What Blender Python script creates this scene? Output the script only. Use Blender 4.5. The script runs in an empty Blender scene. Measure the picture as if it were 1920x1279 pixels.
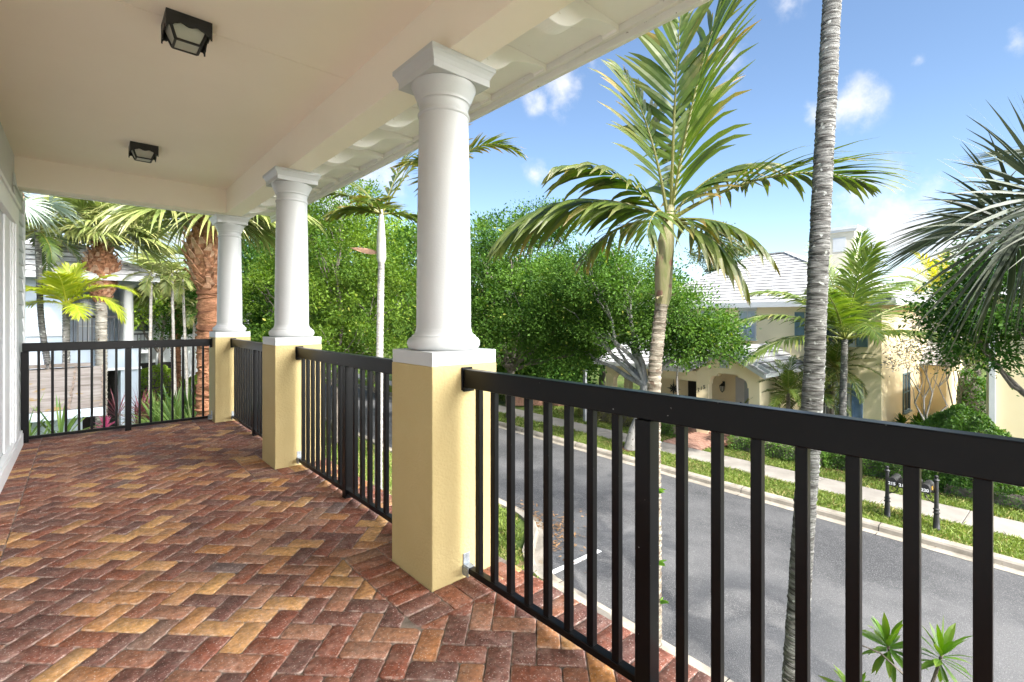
import bpy, math, random
import numpy as np
from mathutils import Vector, Matrix

random.seed(7)
rng = np.random.default_rng(7)
R = math.radians
C = bpy.context.scene.collection
SC = bpy.context.scene

# ------------------------------------------------------------------ camera data
YAW = 0.730
CAMZ = 1.356
CS, CC = math.sin(YAW), math.cos(YAW)
FPX, HY = 900.0, 599.0
GZ = -3.20            # lawn level
RZ = -3.30            # road level


def at(px, d):
    """ground-plan point at depth d along the sight line of column px"""
    r = (px - 960.0) / FPX * d
    return d * CS + r * CC, d * CC - r * CS


def zat(py, d):
    return CAMZ - (py - HY) * d / FPX


SA = 0.040
SROT = -math.atan(SA)
SCO, SSI = math.cos(SROT), math.sin(SROT)


def sv(v, u):
    """street frame (v across, u along, counted from straight ahead of the balcony) to world"""
    u = u + SA * v
    return v * SCO - u * SSI, v * SSI + u * SCO


# ------------------------------------------------------------------ materials
def _nt(name):
    m = bpy.data.materials.new(name)
    m.use_nodes = True
    nt = m.node_tree
    b = nt.nodes['Principled BSDF']
    return m, nt, b


def mat(name, c1, c2=None, scale=6.0, rough=0.7, bump=0.0, bscale=None, spec=0.5, metal=0.0, detail=6.0,
        lo=0.35, hi=0.65, stretch=None, attr=None, speck=None):
    m, nt, b = _nt(name)
    N, Lk = nt.nodes, nt.links
    b.inputs['Roughness'].default_value = rough
    b.inputs['Metallic'].default_value = metal
    b.inputs['Specular IOR Level'].default_value = spec
    tc = N.new('ShaderNodeTexCoord')
    src = tc.outputs['Object']
    if stretch:
        mp = N.new('ShaderNodeMapping')
        mp.inputs['Scale'].default_value = stretch
        Lk.new(src, mp.inputs['Vector'])
        src = mp.outputs['Vector']
    if c2 is None:
        c2 = c1
    nz = N.new('ShaderNodeTexNoise')
    nz.inputs['Scale'].default_value = scale
    nz.inputs['Detail'].default_value = detail
    nz.inputs['Roughness'].default_value = 0.62
    Lk.new(src, nz.inputs['Vector'])
    rp = N.new('ShaderNodeValToRGB')
    rp.color_ramp.elements[0].position = lo
    rp.color_ramp.elements[1].position = hi
    rp.color_ramp.elements[0].color = (*c1, 1)
    rp.color_ramp.elements[1].color = (*c2, 1)
    Lk.new(nz.outputs['Fac'], rp.inputs['Fac'])
    col = rp.outputs['Color']
    if attr:      # attr = (name, colour) : mixes towards colour by a face attribute
        an = N.new('ShaderNodeAttribute')
        an.attribute_name = attr[0]
        mx = N.new('ShaderNodeMixRGB')
        mx.inputs['Color2'].default_value = (*attr[1], 1)
        Lk.new(an.outputs['Fac'], mx.inputs['Fac'])
        Lk.new(col, mx.inputs['Color1'])
        col = mx.outputs['Color']
    if speck:     # speck = (scale, threshold, colour)
        n2 = N.new('ShaderNodeTexNoise')
        n2.inputs['Scale'].default_value = speck[0]
        n2.inputs['Detail'].default_value = 2
        Lk.new(tc.outputs['Object'], n2.inputs['Vector'])
        mr = N.new('ShaderNodeMapRange')
        mr.inputs['From Min'].default_value = speck[1]
        mr.inputs['From Max'].default_value = speck[1] + 0.06
        Lk.new(n2.outputs['Fac'], mr.inputs['Value'])
        mx = N.new('ShaderNodeMixRGB')
        mx.inputs['Color2'].default_value = (*speck[2], 1)
        Lk.new(mr.outputs['Result'], mx.inputs['Fac'])
        Lk.new(col, mx.inputs['Color1'])
        col = mx.outputs['Color']
    Lk.new(col, b.inputs['Base Color'])
    if bump:
        bn = N.new('ShaderNodeTexNoise')
        bn.inputs['Scale'].default_value = bscale or scale * 8
        bn.inputs['Detail'].default_value = 5
        Lk.new(src, bn.inputs['Vector'])
        bp = N.new('ShaderNodeBump')
        bp.inputs['Strength'].default_value = bump
        bp.inputs['Distance'].default_value = 0.02
        Lk.new(bn.outputs['Fac'], bp.inputs['Height'])
        Lk.new(bp.outputs['Normal'], b.inputs['Normal'])
    return m


def leafmat(name, dark, light, tipcol, trans=0.35, rough=0.42, spec=0.45):
    m, nt, b = _nt(name)
    N, Lk = nt.nodes, nt.links
    a1 = N.new('ShaderNodeAttribute'); a1.attribute_name = 'rnd'
    a2 = N.new('ShaderNodeAttribute'); a2.attribute_name = 'tip'
    m1 = N.new('ShaderNodeMixRGB')
    m1.inputs['Color1'].default_value = (*dark, 1)
    m1.inputs['Color2'].default_value = (*light, 1)
    Lk.new(a1.outputs['Fac'], m1.inputs['Fac'])
    m2 = N.new('ShaderNodeMixRGB')
    m2.inputs['Color2'].default_value = (*tipcol, 1)
    Lk.new(a2.outputs['Fac'], m2.inputs['Fac'])
    Lk.new(m1.outputs['Color'], m2.inputs['Color1'])
    Lk.new(m2.outputs['Color'], b.inputs['Base Color'])
    b.inputs['Roughness'].default_value = rough
    b.inputs['Specular IOR Level'].default_value = spec
    tr = N.new('ShaderNodeBsdfTranslucent')
    hs = N.new('ShaderNodeHueSaturation')
    hs.inputs['Saturation'].default_value = 1.15
    hs.inputs['Value'].default_value = 1.3
    Lk.new(m2.outputs['Color'], hs.inputs['Color'])
    Lk.new(hs.outputs['Color'], tr.inputs['Color'])
    mx = N.new('ShaderNodeMixShader')
    mx.inputs['Fac'].default_value = trans
    Lk.new(b.outputs['BSDF'], mx.inputs[1])
    Lk.new(tr.outputs['BSDF'], mx.inputs[2])
    Lk.new(mx.outputs['Shader'], N['Material Output'].inputs['Surface'])
    return m


def glassmat(name, col, rough=0.06):
    m, nt, b = _nt(name)
    b.inputs['Base Color'].default_value = (*col, 1)
    b.inputs['Roughness'].default_value = rough
    b.inputs['Specular IOR Level'].default_value = 0.9
    return m


def pavermat():
    m, nt, b = _nt('tumbled_paver')
    N, Lk = nt.nodes, nt.links
    tc = N.new('ShaderNodeTexCoord')
    a = N.new('ShaderNodeAttribute'); a.attribute_name = 'rnd'
    rp = N.new('ShaderNodeValToRGB')
    cr = rp.color_ramp
    cols = [(0.0, (0.132, 0.059, 0.048)), (0.16, (0.165, 0.077, 0.059)), (0.34, (0.217, 0.073, 0.045)),
            (0.50, (0.248, 0.086, 0.048)), (0.64, (0.274, 0.116, 0.066)), (0.74, (0.338, 0.175, 0.110)),
            (0.80, (0.362, 0.157, 0.066)), (0.85, (0.498, 0.269, 0.110)), (0.93, (0.530, 0.295, 0.113)), (0.96, (0.418, 0.181, 0.056)), (1.0, (0.165, 0.113, 0.103))]
    while len(cr.elements) < len(cols):
        cr.elements.new(0.5)
    for e, (p, c) in zip(cr.elements, cols):
        e.position = p
        e.color = (*c, 1)
    Lk.new(a.outputs['Fac'], rp.inputs['Fac'])
    # kiln blush : each paver drifts towards another tone along its length
    n1 = N.new('ShaderNodeTexNoise'); n1.inputs['Scale'].default_value = 7.0; n1.inputs['Detail'].default_value = 4
    Lk.new(tc.outputs['Object'], n1.inputs['Vector'])
    mr = N.new('ShaderNodeMapRange'); mr.inputs['From Min'].default_value = 0.5; mr.inputs['From Max'].default_value = 0.72
    mr.inputs['To Max'].default_value = 0.38
    Lk.new(n1.outputs['Fac'], mr.inputs['Value'])
    mx = N.new('ShaderNodeMixRGB'); mx.inputs['Color2'].default_value = (0.235, 0.095, 0.062, 1)
    Lk.new(mr.outputs['Result'], mx.inputs['Fac']); Lk.new(rp.outputs['Color'], mx.inputs['Color1'])
    # chalky bloom
    n2 = N.new('ShaderNodeTexNoise'); n2.inputs['Scale'].default_value = 11.0; n2.inputs['Detail'].default_value = 7
    n2.inputs['Roughness'].default_value = 0.7
    Lk.new(tc.outputs['Object'], n2.inputs['Vector'])
    mr2 = N.new('ShaderNodeMapRange'); mr2.inputs['From Min'].default_value = 0.46; mr2.inputs['From Max'].default_value = 0.76
    mr2.inputs['To Max'].default_value = 0.36
    Lk.new(n2.outputs['Fac'], mr2.inputs['Value'])
    mx2 = N.new('ShaderNodeMixRGB'); mx2.inputs['Color2'].default_value = (0.50, 0.38, 0.33, 1)
    Lk.new(mr2.outputs['Result'], mx2.inputs['Fac']); Lk.new(mx.outputs['Color'], mx2.inputs['Color1'])
    # sand grain specks
    n3 = N.new('ShaderNodeTexNoise'); n3.inputs['Scale'].default_value = 130.0; n3.inputs['Detail'].default_value = 2
    Lk.new(tc.outputs['Object'], n3.inputs['Vector'])
    mr3 = N.new('ShaderNodeMapRange'); mr3.inputs['From Min'].default_value = 0.62; mr3.inputs['From Max'].default_value = 0.70
    mr3.inputs['To Max'].default_value = 0.6
    Lk.new(n3.outputs['Fac'], mr3.inputs['Value'])
    mx3 = N.new('ShaderNodeMixRGB'); mx3.inputs['Color2'].default_value = (0.68, 0.58, 0.52, 1)
    Lk.new(mr3.outputs['Result'], mx3.inputs['Fac']); Lk.new(mx2.outputs['Color'], mx3.inputs['Color1'])
    # sand caught on the worn arrises
    at_ = N.new('ShaderNodeAttribute'); at_.attribute_name = 'tip'
    n5 = N.new('ShaderNodeTexNoise'); n5.inputs['Scale'].default_value = 28.0; n5.inputs['Detail'].default_value = 4
    Lk.new(tc.outputs['Object'], n5.inputs['Vector'])
    mr5 = N.new('ShaderNodeMapRange'); mr5.inputs['From Min'].default_value = 0.42; mr5.inputs['From Max'].default_value = 0.62
    Lk.new(n5.outputs['Fac'], mr5.inputs['Value'])
    ml5 = N.new('ShaderNodeMath'); ml5.operation = 'MULTIPLY'
    Lk.new(at_.outputs['Fac'], ml5.inputs[0]); Lk.new(mr5.outputs['Result'], ml5.inputs[1])
    mx5 = N.new('ShaderNodeMixRGB'); mx5.inputs['Color2'].default_value = (0.60, 0.51, 0.45, 1)
    Lk.new(ml5.outputs['Value'], mx5.inputs['Fac']); Lk.new(mx3.outputs['Color'], mx5.inputs['Color1'])
    mx3 = mx5
    # dark mottling
    n4 = N.new('ShaderNodeTexNoise'); n4.inputs['Scale'].default_value = 45.0; n4.inputs['Detail'].default_value = 5
    Lk.new(tc.outputs['Object'], n4.inputs['Vector'])
    mr4 = N.new('ShaderNodeMapRange'); mr4.inputs['From Min'].default_value = 0.3; mr4.inputs['From Max'].default_value = 0.7
    mr4.inputs['To Min'].default_value = 0.60; mr4.inputs['To Max'].default_value = 1.28
    Lk.new(n4.outputs['Fac'], mr4.inputs['Value'])
    mm = N.new('ShaderNodeMixRGB'); mm.blend_type = 'MULTIPLY'; mm.inputs['Fac'].default_value = 1
    Lk.new(mx3.outputs['Color'], mm.inputs['Color1']); Lk.new(mr4.outputs['Result'], mm.inputs['Color2'])
    Lk.new(mm.outputs['Color'], b.inputs['Base Color'])
    b.inputs['Roughness'].default_value = 0.82
    b.inputs['Specular IOR Level'].default_value = 0.25
    bp = N.new('ShaderNodeBump'); bp.inputs['Strength'].default_value = 0.35; bp.inputs['Distance'].default_value = 0.006
    Lk.new(n4.outputs['Fac'], bp.inputs['Height']); Lk.new(bp.outputs['Normal'], b.inputs['Normal'])
    return m


M = {}
M['paver'] = pavermat()
M['sand'] = mat('joint_sand', (0.08, 0.062, 0.05), (0.34, 0.28, 0.235), 9, 0.95, 0.3)
M['pedestal'] = mat('yellow_stucco', (0.458, 0.361, 0.170), (0.486, 0.389, 0.191), 2.2, 0.8, 0.22, 70, 0.3, speck=(9, 0.735, (0.50, 0.40, 0.21)))
M['white'] = mat('white_paint', (0.482, 0.493, 0.499), (0.523, 0.531, 0.537), 1.6, 0.42, 0.03, 90, 0.45)
M['whitetrim'] = mat('white_trim', (0.498, 0.513, 0.528), (0.542, 0.556, 0.564), 2.2, 0.5, 0.03, 80)
M['casing'] = mat('white_casing', (0.82, 0.83, 0.85), (0.86, 0.87, 0.88), 2.2, 0.45, 0.03, 80)
M['siding'] = mat('pale_siding', (0.594, 0.621, 0.630), (0.648, 0.666, 0.666), 2.0, 0.55, 0.05, 60)
M['ceiling'] = mat('cream_ceiling', (0.91, 0.81, 0.685), (0.93, 0.83, 0.705), 1.4, 0.85, 0.06, 180, 0.25)
M['beam'] = mat('cream_beam', (0.91, 0.825, 0.71), (0.93, 0.845, 0.73), 1.6, 0.8, 0.06, 160, 0.25)
M['soffit'] = mat('soffit_paint', (0.82, 0.79, 0.775), (0.86, 0.83, 0.82), 2.0, 0.75, 0.08, 90, speck=(26.0, 0.74, (0.55, 0.50, 0.43)))
M['fascia'] = mat('fascia_paint', (0.70, 0.69, 0.66), (0.78, 0.77, 0.74), 5, 0.7, 0.08, 60, stretch=(1, 0.2, 1), speck=(34, 0.70, (0.26, 0.23, 0.19)))
M['black'] = mat('black_metal', (0.0025, 0.0026, 0.003), (0.004, 0.004, 0.005), 5, 0.30, 0.02, 200, 0.18, speck=(62, 0.765, (0.30, 0.30, 0.30)))
M['blackmatt'] = mat('black_enamel', (0.012, 0.012, 0.013), (0.02, 0.02, 0.02), 9, 0.5, 0.05)
M['galv'] = mat('galvanised', (0.22, 0.25, 0.28), (0.40, 0.43, 0.46), 60, 0.45, 0.15, 200, 0.5, 0.6)
M['lampglass'] = mat('frosted_glass', (0.40, 0.40, 0.345), (0.48, 0.48, 0.41), 4, 0.3)
M['asphalt'] = mat('asphalt', (0.040, 0.041, 0.044), (0.092, 0.092, 0.094), 0.42, 0.9, 0.6, 90, 0.3, detail=7, lo=0.40, hi=0.60, stretch=(1.0, 0.7, 1), speck=(85, 0.58, (0.150, 0.150, 0.150)))  # broad noise drifts between darker and paler grey
M['concrete'] = mat('concrete', (0.20, 0.178, 0.145), (0.33, 0.298, 0.25), 2.2, 0.9, 0.25, 90, 0.2, speck=(5, 0.68, (0.21, 0.17, 0.12)))
M['walk'] = mat('sidewalk_concrete', (0.209, 0.192, 0.171), (0.279, 0.258, 0.230), 1.6, 0.9, 0.2, 120, 0.2)
M['marking'] = mat('road_paint', (0.58, 0.58, 0.56), (0.74, 0.74, 0.72), 8, 0.8, 0.1, 120, speck=(22, 0.62, (0.25, 0.25, 0.25)))
M['lawn'] = mat('lawn_soil', (0.050, 0.085, 0.020), (0.115, 0.145, 0.040), 3.0, 0.95, 0.5, 30, 0.1, speck=(1.6, 0.63, (0.13, 0.105, 0.05)))
M['mulch'] = mat('mulch', (0.035, 0.018, 0.012), (0.12, 0.06, 0.04), 22, 0.95, 0.8, 40, 0.1)
M['blade'] = leafmat('grass_blade', (0.085, 0.140, 0.024), (0.225, 0.290, 0.062), (0.42, 0.34, 0.15), 0.32, 0.5, 0.25)
M['brickwalk'] = mat('brick_walk', (0.27, 0.14, 0.10), (0.42, 0.26, 0.20), 9, 0.9, 0.3, 60, 0.2)
M['cream'] = mat('cream_stucco', (0.827, 0.698, 0.456), (0.855, 0.731, 0.493), 1.2, 0.9, 0.12, 90, 0.2)
M['creamtrim'] = mat('cream_trim', (0.530, 0.490, 0.394), (0.558, 0.517, 0.422), 2, 0.8)
M['paleblue'] = mat('pale_blue_stucco', (0.323, 0.376, 0.443), (0.363, 0.416, 0.475), 1.1, 0.85, 0.1, 90, 0.2)
M['palegrey'] = mat('pale_grey_stucco', (0.50, 0.52, 0.54), (0.58, 0.60, 0.62), 1.1, 0.85, 0.1, 90, 0.2)
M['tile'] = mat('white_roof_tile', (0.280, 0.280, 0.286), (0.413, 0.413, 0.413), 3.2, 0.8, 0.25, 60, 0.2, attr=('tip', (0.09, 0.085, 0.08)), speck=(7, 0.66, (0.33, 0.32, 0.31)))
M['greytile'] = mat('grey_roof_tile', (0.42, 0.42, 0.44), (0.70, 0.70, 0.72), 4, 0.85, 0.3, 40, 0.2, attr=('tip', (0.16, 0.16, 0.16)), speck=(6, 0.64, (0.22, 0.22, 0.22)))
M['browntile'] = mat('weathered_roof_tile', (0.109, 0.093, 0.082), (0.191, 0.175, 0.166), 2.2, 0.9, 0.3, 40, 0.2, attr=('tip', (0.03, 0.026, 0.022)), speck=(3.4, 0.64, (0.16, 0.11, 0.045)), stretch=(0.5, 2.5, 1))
M['glass'] = glassmat('window_glass', (0.06, 0.075, 0.09))
M['palepane'] = glassmat('pale_window_glass', (0.30, 0.35, 0.42), 0.12)
M['blind'] = mat('window_blind', (0.34, 0.42, 0.50), (0.44, 0.51, 0.58), 3, 0.6, stretch=(1, 1, 30))
M['shutterblue'] = mat('blue_shutter', (0.11, 0.19, 0.33), (0.15, 0.235, 0.38), 5, 0.6, 0.05)
M['shutterteal'] = mat('teal_shutter', (0.10, 0.17, 0.20), (0.14, 0.22, 0.245), 5, 0.6, 0.05)
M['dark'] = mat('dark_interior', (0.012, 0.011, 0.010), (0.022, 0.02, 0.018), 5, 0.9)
M['fencewood'] = mat('fence_wood', (0.20, 0.10, 0.065), (0.36, 0.20, 0.14), 6, 0.85, 0.3, stretch=(8, 8, 0.6))
M['tilejoint'] = mat('tile_joint', (0.09, 0.07, 0.055), (0.2, 0.15, 0.12), 6, 0.9)
M['greypost'] = mat('grey_post', (0.28, 0.29, 0.31), (0.38, 0.39, 0.41), 5, 0.6)
M['text'] = mat('white_lettering', (0.82, 0.82, 0.82), rough=0.5)
M['blacktext'] = mat('black_lettering', (0.015, 0.015, 0.015), rough=0.5)
# bark
M['palmbark'] = mat('palm_bark', (0.240, 0.212, 0.172), (0.448, 0.424, 0.376), 5, 0.9, 0.55, 16, 0.2, stretch=(1, 1, 5), attr=('tip', (0.075, 0.055, 0.042)), speck=(10, 0.64, (0.12, 0.085, 0.055)))
M['brownbark'] = mat('brown_palm_bark', (0.119, 0.095, 0.070), (0.329, 0.294, 0.238), 6, 0.9, 0.7, 16, 0.2, stretch=(1, 1, 5), attr=('tip', (0.05, 0.035, 0.026)), speck=(11, 0.60, (0.10, 0.07, 0.05)))
M['greybark'] = mat('grey_palm_bark', (0.036, 0.032, 0.030), (0.223, 0.220, 0.207), 9, 0.92, 0.9, 20, 0.2, stretch=(0.55, 0.55, 6), attr=('tip', (0.05, 0.043, 0.036)), speck=(13, 0.64, (0.40, 0.41, 0.38)), lo=0.36, hi=0.60)
M['whitebark'] = mat('pale_bark', (0.223, 0.208, 0.189), (0.338, 0.327, 0.307), 7, 0.9, 0.4, 30, 0.2, stretch=(1, 1, 3), attr=('tip', (0.16, 0.13, 0.11)), speck=(16, 0.66, (0.2, 0.18, 0.15)))
M['oakbark'] = mat('oak_bark', (0.190, 0.180, 0.163), (0.340, 0.326, 0.306), 8, 0.95, 0.7, 26, 0.15, stretch=(1, 1, 0.45), speck=(9, 0.64, (0.13, 0.12, 0.10)))
M['darkbark'] = mat('dark_bark', (0.10, 0.085, 0.07), (0.22, 0.19, 0.16), 8, 0.95, 0.6, 26, 0.15)
M['boots'] = mat('old_leaf_bases', (0.13, 0.055, 0.03), (0.42, 0.21, 0.12), 9, 0.9, 0.5, 40, 0.15, attr=('tip', (0.58, 0.42, 0.31)))
M['fibretrunk'] = mat('fibrous_trunk', (0.131, 0.056, 0.029), (0.344, 0.172, 0.099), 10, 0.95, 0.9, 18, 0.1, stretch=(1, 1, 4), attr=('tip', (0.05, 0.02, 0.012)))
M['crownshaft'] = mat('crown_shaft', (0.160, 0.176, 0.060), (0.368, 0.288, 0.200), 3.2, 0.55, 0.2, 30, 0.4, stretch=(1.6, 1.6, 0.5), speck=(6, 0.62, (0.20, 0.11, 0.08)))
M['greyshaft'] = mat('grey_crown_shaft', (0.36, 0.35, 0.30), (0.52, 0.51, 0.46), 4, 0.55, 0.2, 30, 0.4, stretch=(1.6, 1.6, 0.5))
# leaves
BR = (0.26, 0.155, 0.045)
M['palmleaf'] = leafmat('palm_leaf', (0.027, 0.063, 0.010), (0.096, 0.148, 0.019), (0.27, 0.175, 0.05), 0.3)
M['cocoleaf'] = leafmat('coconut_leaf', (0.044, 0.092, 0.014), (0.160, 0.220, 0.036), (0.33, 0.29, 0.09), 0.33)
M['limeleaf'] = leafmat('lime_palm_leaf', (0.148, 0.229, 0.011), (0.340, 0.385, 0.033), (0.50, 0.44, 0.06), 0.42)
M['yellowleaf'] = leafmat('yellow_palm_leaf', (0.160, 0.192, 0.016), (0.400, 0.360, 0.024), (0.45, 0.30, 0.05), 0.4)
M['fanleaf'] = leafmat('fan_leaf', (0.085, 0.140, 0.035), (0.235, 0.285, 0.085), (0.36, 0.28, 0.12), 0.3, 0.38, 0.55)
M['darkfan'] = leafmat('dark_fan_leaf', (0.016, 0.030, 0.016), (0.058, 0.079, 0.043), (0.20, 0.17, 0.10), 0.2, 0.40, 0.35)
M['silverfan'] = leafmat('silver_fan_leaf', (0.22, 0.30, 0.25), (0.36, 0.44, 0.37), (0.35, 0.3, 0.2), 0.25)
M['oakleaf'] = leafmat('glossy_tree_leaf', (0.016, 0.053, 0.009), (0.105, 0.194, 0.027), (0.34, 0.36, 0.07), 0.32, 0.58, 0.14)
M['limetree'] = leafmat('yellow_green_tree_leaf', (0.029, 0.072, 0.008), (0.139, 0.219, 0.027), (0.36, 0.36, 0.07), 0.34, 0.58, 0.14)
M['darktree'] = leafmat('dark_tree_leaf', (0.018, 0.058, 0.009), (0.068, 0.149, 0.020), (0.2, 0.24, 0.04), 0.28, 0.58, 0.14)
M['brightleaf'] = leafmat('bright_tree_leaf', (0.10, 0.19, 0.012), (0.26, 0.37, 0.035), (0.3, 0.3, 0.05), 0.4)
M['pineleaf'] = leafmat('pine_leaf', (0.05, 0.085, 0.025), (0.13, 0.17, 0.055), (0.2, 0.15, 0.06), 0.2)
M['hedgeleaf'] = leafmat('hedge_leaf', (0.050, 0.125, 0.020), (0.170, 0.300, 0.048), (0.28, 0.26, 0.08), 0.3, 0.42, 0.35)
M['brownhedge'] = leafmat('brown_hedge_leaf', (0.10, 0.12, 0.035), (0.27, 0.25, 0.075), (0.26, 0.17, 0.07), 0.25)
M['silverleaf'] = leafmat('pale_blossom_leaf', (0.187, 0.187, 0.145), (0.442, 0.416, 0.374), (0.30, 0.26, 0.12), 0.3)
M['shrubleaf'] = leafmat('rosette_leaf', (0.035, 0.095, 0.012), (0.140, 0.270, 0.030), (0.28, 0.20, 0.04), 0.28, 0.38, 0.4)
M['strapleaf'] = leafmat('strap_leaf', (0.045, 0.105, 0.025), (0.135, 0.215, 0.050), (0.2, 0.18, 0.06), 0.25)
M['pinkleaf'] = leafmat('pink_leaf', (0.55, 0.07, 0.23), (0.80, 0.25, 0.42), (0.65, 0.4, 0.4), 0.3)
M['purpleleaf'] = leafmat('purple_strap_leaf', (0.070, 0.017, 0.025), (0.168, 0.042, 0.056), (0.3, 0.08, 0.1), 0.25)
M['deadleaf'] = leafmat('dry_leaf', (0.14, 0.075, 0.035), (0.33, 0.20, 0.10), (0.25, 0.15, 0.08), 0.1, 0.8, 0.2)


# ------------------------------------------------------------------ objects
def props(o, label=None, cat=None, group=None, kind=None):
    if label:
        o['label'] = label
    if cat:
        o['category'] = cat
    if group:
        o['group'] = group
    if kind:
        o['kind'] = kind
    return o


def thing(name, label, cat, loc=(0, 0, 0), rotz=0.0, group=None):
    o = bpy.data.objects.new(name, None)
    o.empty_display_size = 0.2
    C.objects.link(o)
    o.location = loc
    o.rotation_euler = (0, 0, rotz)
    return props(o, label, cat, group)


def copy_tree(o, parent=None):
    c = o.copy()
    C.objects.link(c)
    c.parent = parent
    for ch in list(o.children):
        copy_tree(ch, c)
    return c


def bevel(o, w=0.004, seg=2):
    m = o.modifiers.new('bevel', 'BEVEL')
    m.width = w
    m.segments = seg
    m.limit_method = 'ANGLE'
    m.angle_limit = R(40)
    return o


class MB:
    def __init__(s):
        s.v, s.f, s.r, s.t = [], [], [], []

    def add(s, verts, faces, rnd=0.5, tip=0.0):
        n = len(s.v)
        s.v.extend([tuple(p) for p in verts])
        for f in faces:
            s.f.append(tuple(i + n for i in f))
        s.r.extend([rnd] * len(faces))
        s.t.extend([tip] * len(faces))
        return s

    def box(s, x0, y0, z0, x1, y1, z1, **k):
        x0, x1 = min(x0, x1), max(x0, x1)
        y0, y1 = min(y0, y1), max(y0, y1)
        z0, z1 = min(z0, z1), max(z0, z1)
        v = [(x0, y0, z0), (x1, y0, z0), (x1, y1, z0), (x0, y1, z0), (x0, y0, z1), (x1, y0, z1), (x1, y1, z1), (x0, y1, z1)]
        f = [(0, 3, 2, 1), (4, 5, 6, 7), (0, 1, 5, 4), (1, 2, 6, 5), (2, 3, 7, 6), (3, 0, 4, 7)]
        return s.add(v, f, **k)

    def bar(s, a, b, w, h=None, up=(0, 0, 1), **k):
        a, b = Vector(a), Vector(b)
        h = h or w
        d = (b - a).normalized()
        up = Vector(up)
        if abs(d.dot(up)) > 0.98:
            up = Vector((1, 0, 0))
        sx = d.cross(up).normalized() * (w / 2)
        sz = sx.cross(d).normalized() * (h / 2)
        v = [a - sx - sz, a + sx - sz, a + sx + sz, a - sx + sz, b - sx - sz, b + sx - sz, b + sx + sz, b - sx + sz]
        f = [(0, 1, 2, 3), (7, 6, 5, 4), (0, 4, 5, 1), (1, 5, 6, 2), (2, 6, 7, 3), (3, 7, 4, 0)]
        return s.add(v, f, **k)

    def tube(s, pts, rad, n=8, cap=True, rnd=0.5, tips=None, wob=0.0):
        pts = [Vector(p) for p in pts]
        rings = []
        base = len(s.v)
        prev = None
        for i, p in enumerate(pts):
            t = (pts[min(i + 1, len(pts) - 1)] - pts[max(i - 1, 0)]).normalized()
            if prev is None:
                a = Vector((1, 0, 0)) if abs(t.z) > 0.7 else Vector((0, 0, 1))
                x = t.cross(a).normalized()
            else:
                x = (prev - t * prev.dot(t)).normalized()
            prev = x
            y = t.cross(x)
            r = rad[i] if hasattr(rad, '__len__') else rad
            for k in range(n):
                a = 2 * math.pi * k / n
                rr = r * (1 + (random.uniform(-wob, wob) if wob else 0))
                s.v.append(tuple(p + x * (rr * math.cos(a)) + y * (rr * math.sin(a))))
        for i in range(len(pts) - 1):
            tp = tips[i] if tips else 0.0
            for k in range(n):
                k2 = (k + 1) % n
                s.f.append((base + i * n + k, base + i * n + k2, base + (i + 1) * n + k2, base + (i + 1) * n + k))
                s.r.append(rnd)
                s.t.append(tp)
        if cap:
            s.f.append(tuple(base + k for k in reversed(range(n)))); s.r.append(rnd); s.t.append(0)
            e = base + (len(pts) - 1) * n
            s.f.append(tuple(e + k for k in range(n))); s.r.append(rnd); s.t.append(0)
        return s

    def lathe(s, prof, n=40, cx=0, cy=0):
        base = len(s.v)
        for r, z in prof:
            for k in range(n):
                a = 2 * math.pi * k / n
                s.v.append((cx + r * math.cos(a), cy + r * math.sin(a), z))
        for i in range(len(prof) - 1):
            for k in range(n):
                k2 = (k + 1) % n
                s.f.append((base + i * n + k, base + i * n + k2, base + (i + 1) * n + k2, base + (i + 1) * n + k))
                s.r.append(0.5); s.t.append(0)
        s.f.append(tuple(base + k for k in reversed(range(n)))); s.r.append(0.5); s.t.append(0)
        e = base + (len(prof) - 1) * n
        s.f.append(tuple(e + k for k in range(n))); s.r.append(0.5); s.t.append(0)
        return s

    def prism(s, poly, h0, h1, axis='y', **k):
        """poly of (a,b) points extruded h0..h1; axis y: (a,b)->(x,z), axis x: ->(y,z), axis z: ->(x,y)"""
        def pt(a, b, h):
            return (a, h, b) if axis == 'y' else ((h, a, b) if axis == 'x' else (a, b, h))
        n = len(poly)
        v = [pt(a, b, h0) for a, b in poly] + [pt(a, b, h1) for a, b in poly]
        f = [tuple(range(n)), tuple(reversed(range(n, 2 * n)))]
        for i in range(n):
            j = (i + 1) % n
            f.append((i, i + n, j + n, j))
        return s.add(v, f, **k)

    def build(s, name, m, parent=None, smooth=None, fixn=False):
        me = bpy.data.meshes.new(name)
        me.from_pydata(s.v, [], s.f)
        me.materials.append(m)
        a = me.attributes.new('rnd', 'FLOAT', 'FACE'); a.data.foreach_set('value', np.array(s.r, dtype=np.float32))
        a = me.attributes.new('tip', 'FLOAT', 'FACE'); a.data.foreach_set('value', np.array(s.t, dtype=np.float32))
        if fixn:
            import bmesh
            bm = bmesh.new(); bm.from_mesh(me)
            bmesh.ops.recalc_face_normals(bm, faces=bm.faces)
            bm.to_mesh(me); bm.free()
        if smooth is not None:
            me.shade_smooth()
            if smooth < 180:
                me.set_sharp_from_angle(angle=R(smooth))
        o = bpy.data.objects.new(name, me)
        C.objects.link(o)
        o.parent = parent
        return o


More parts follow.
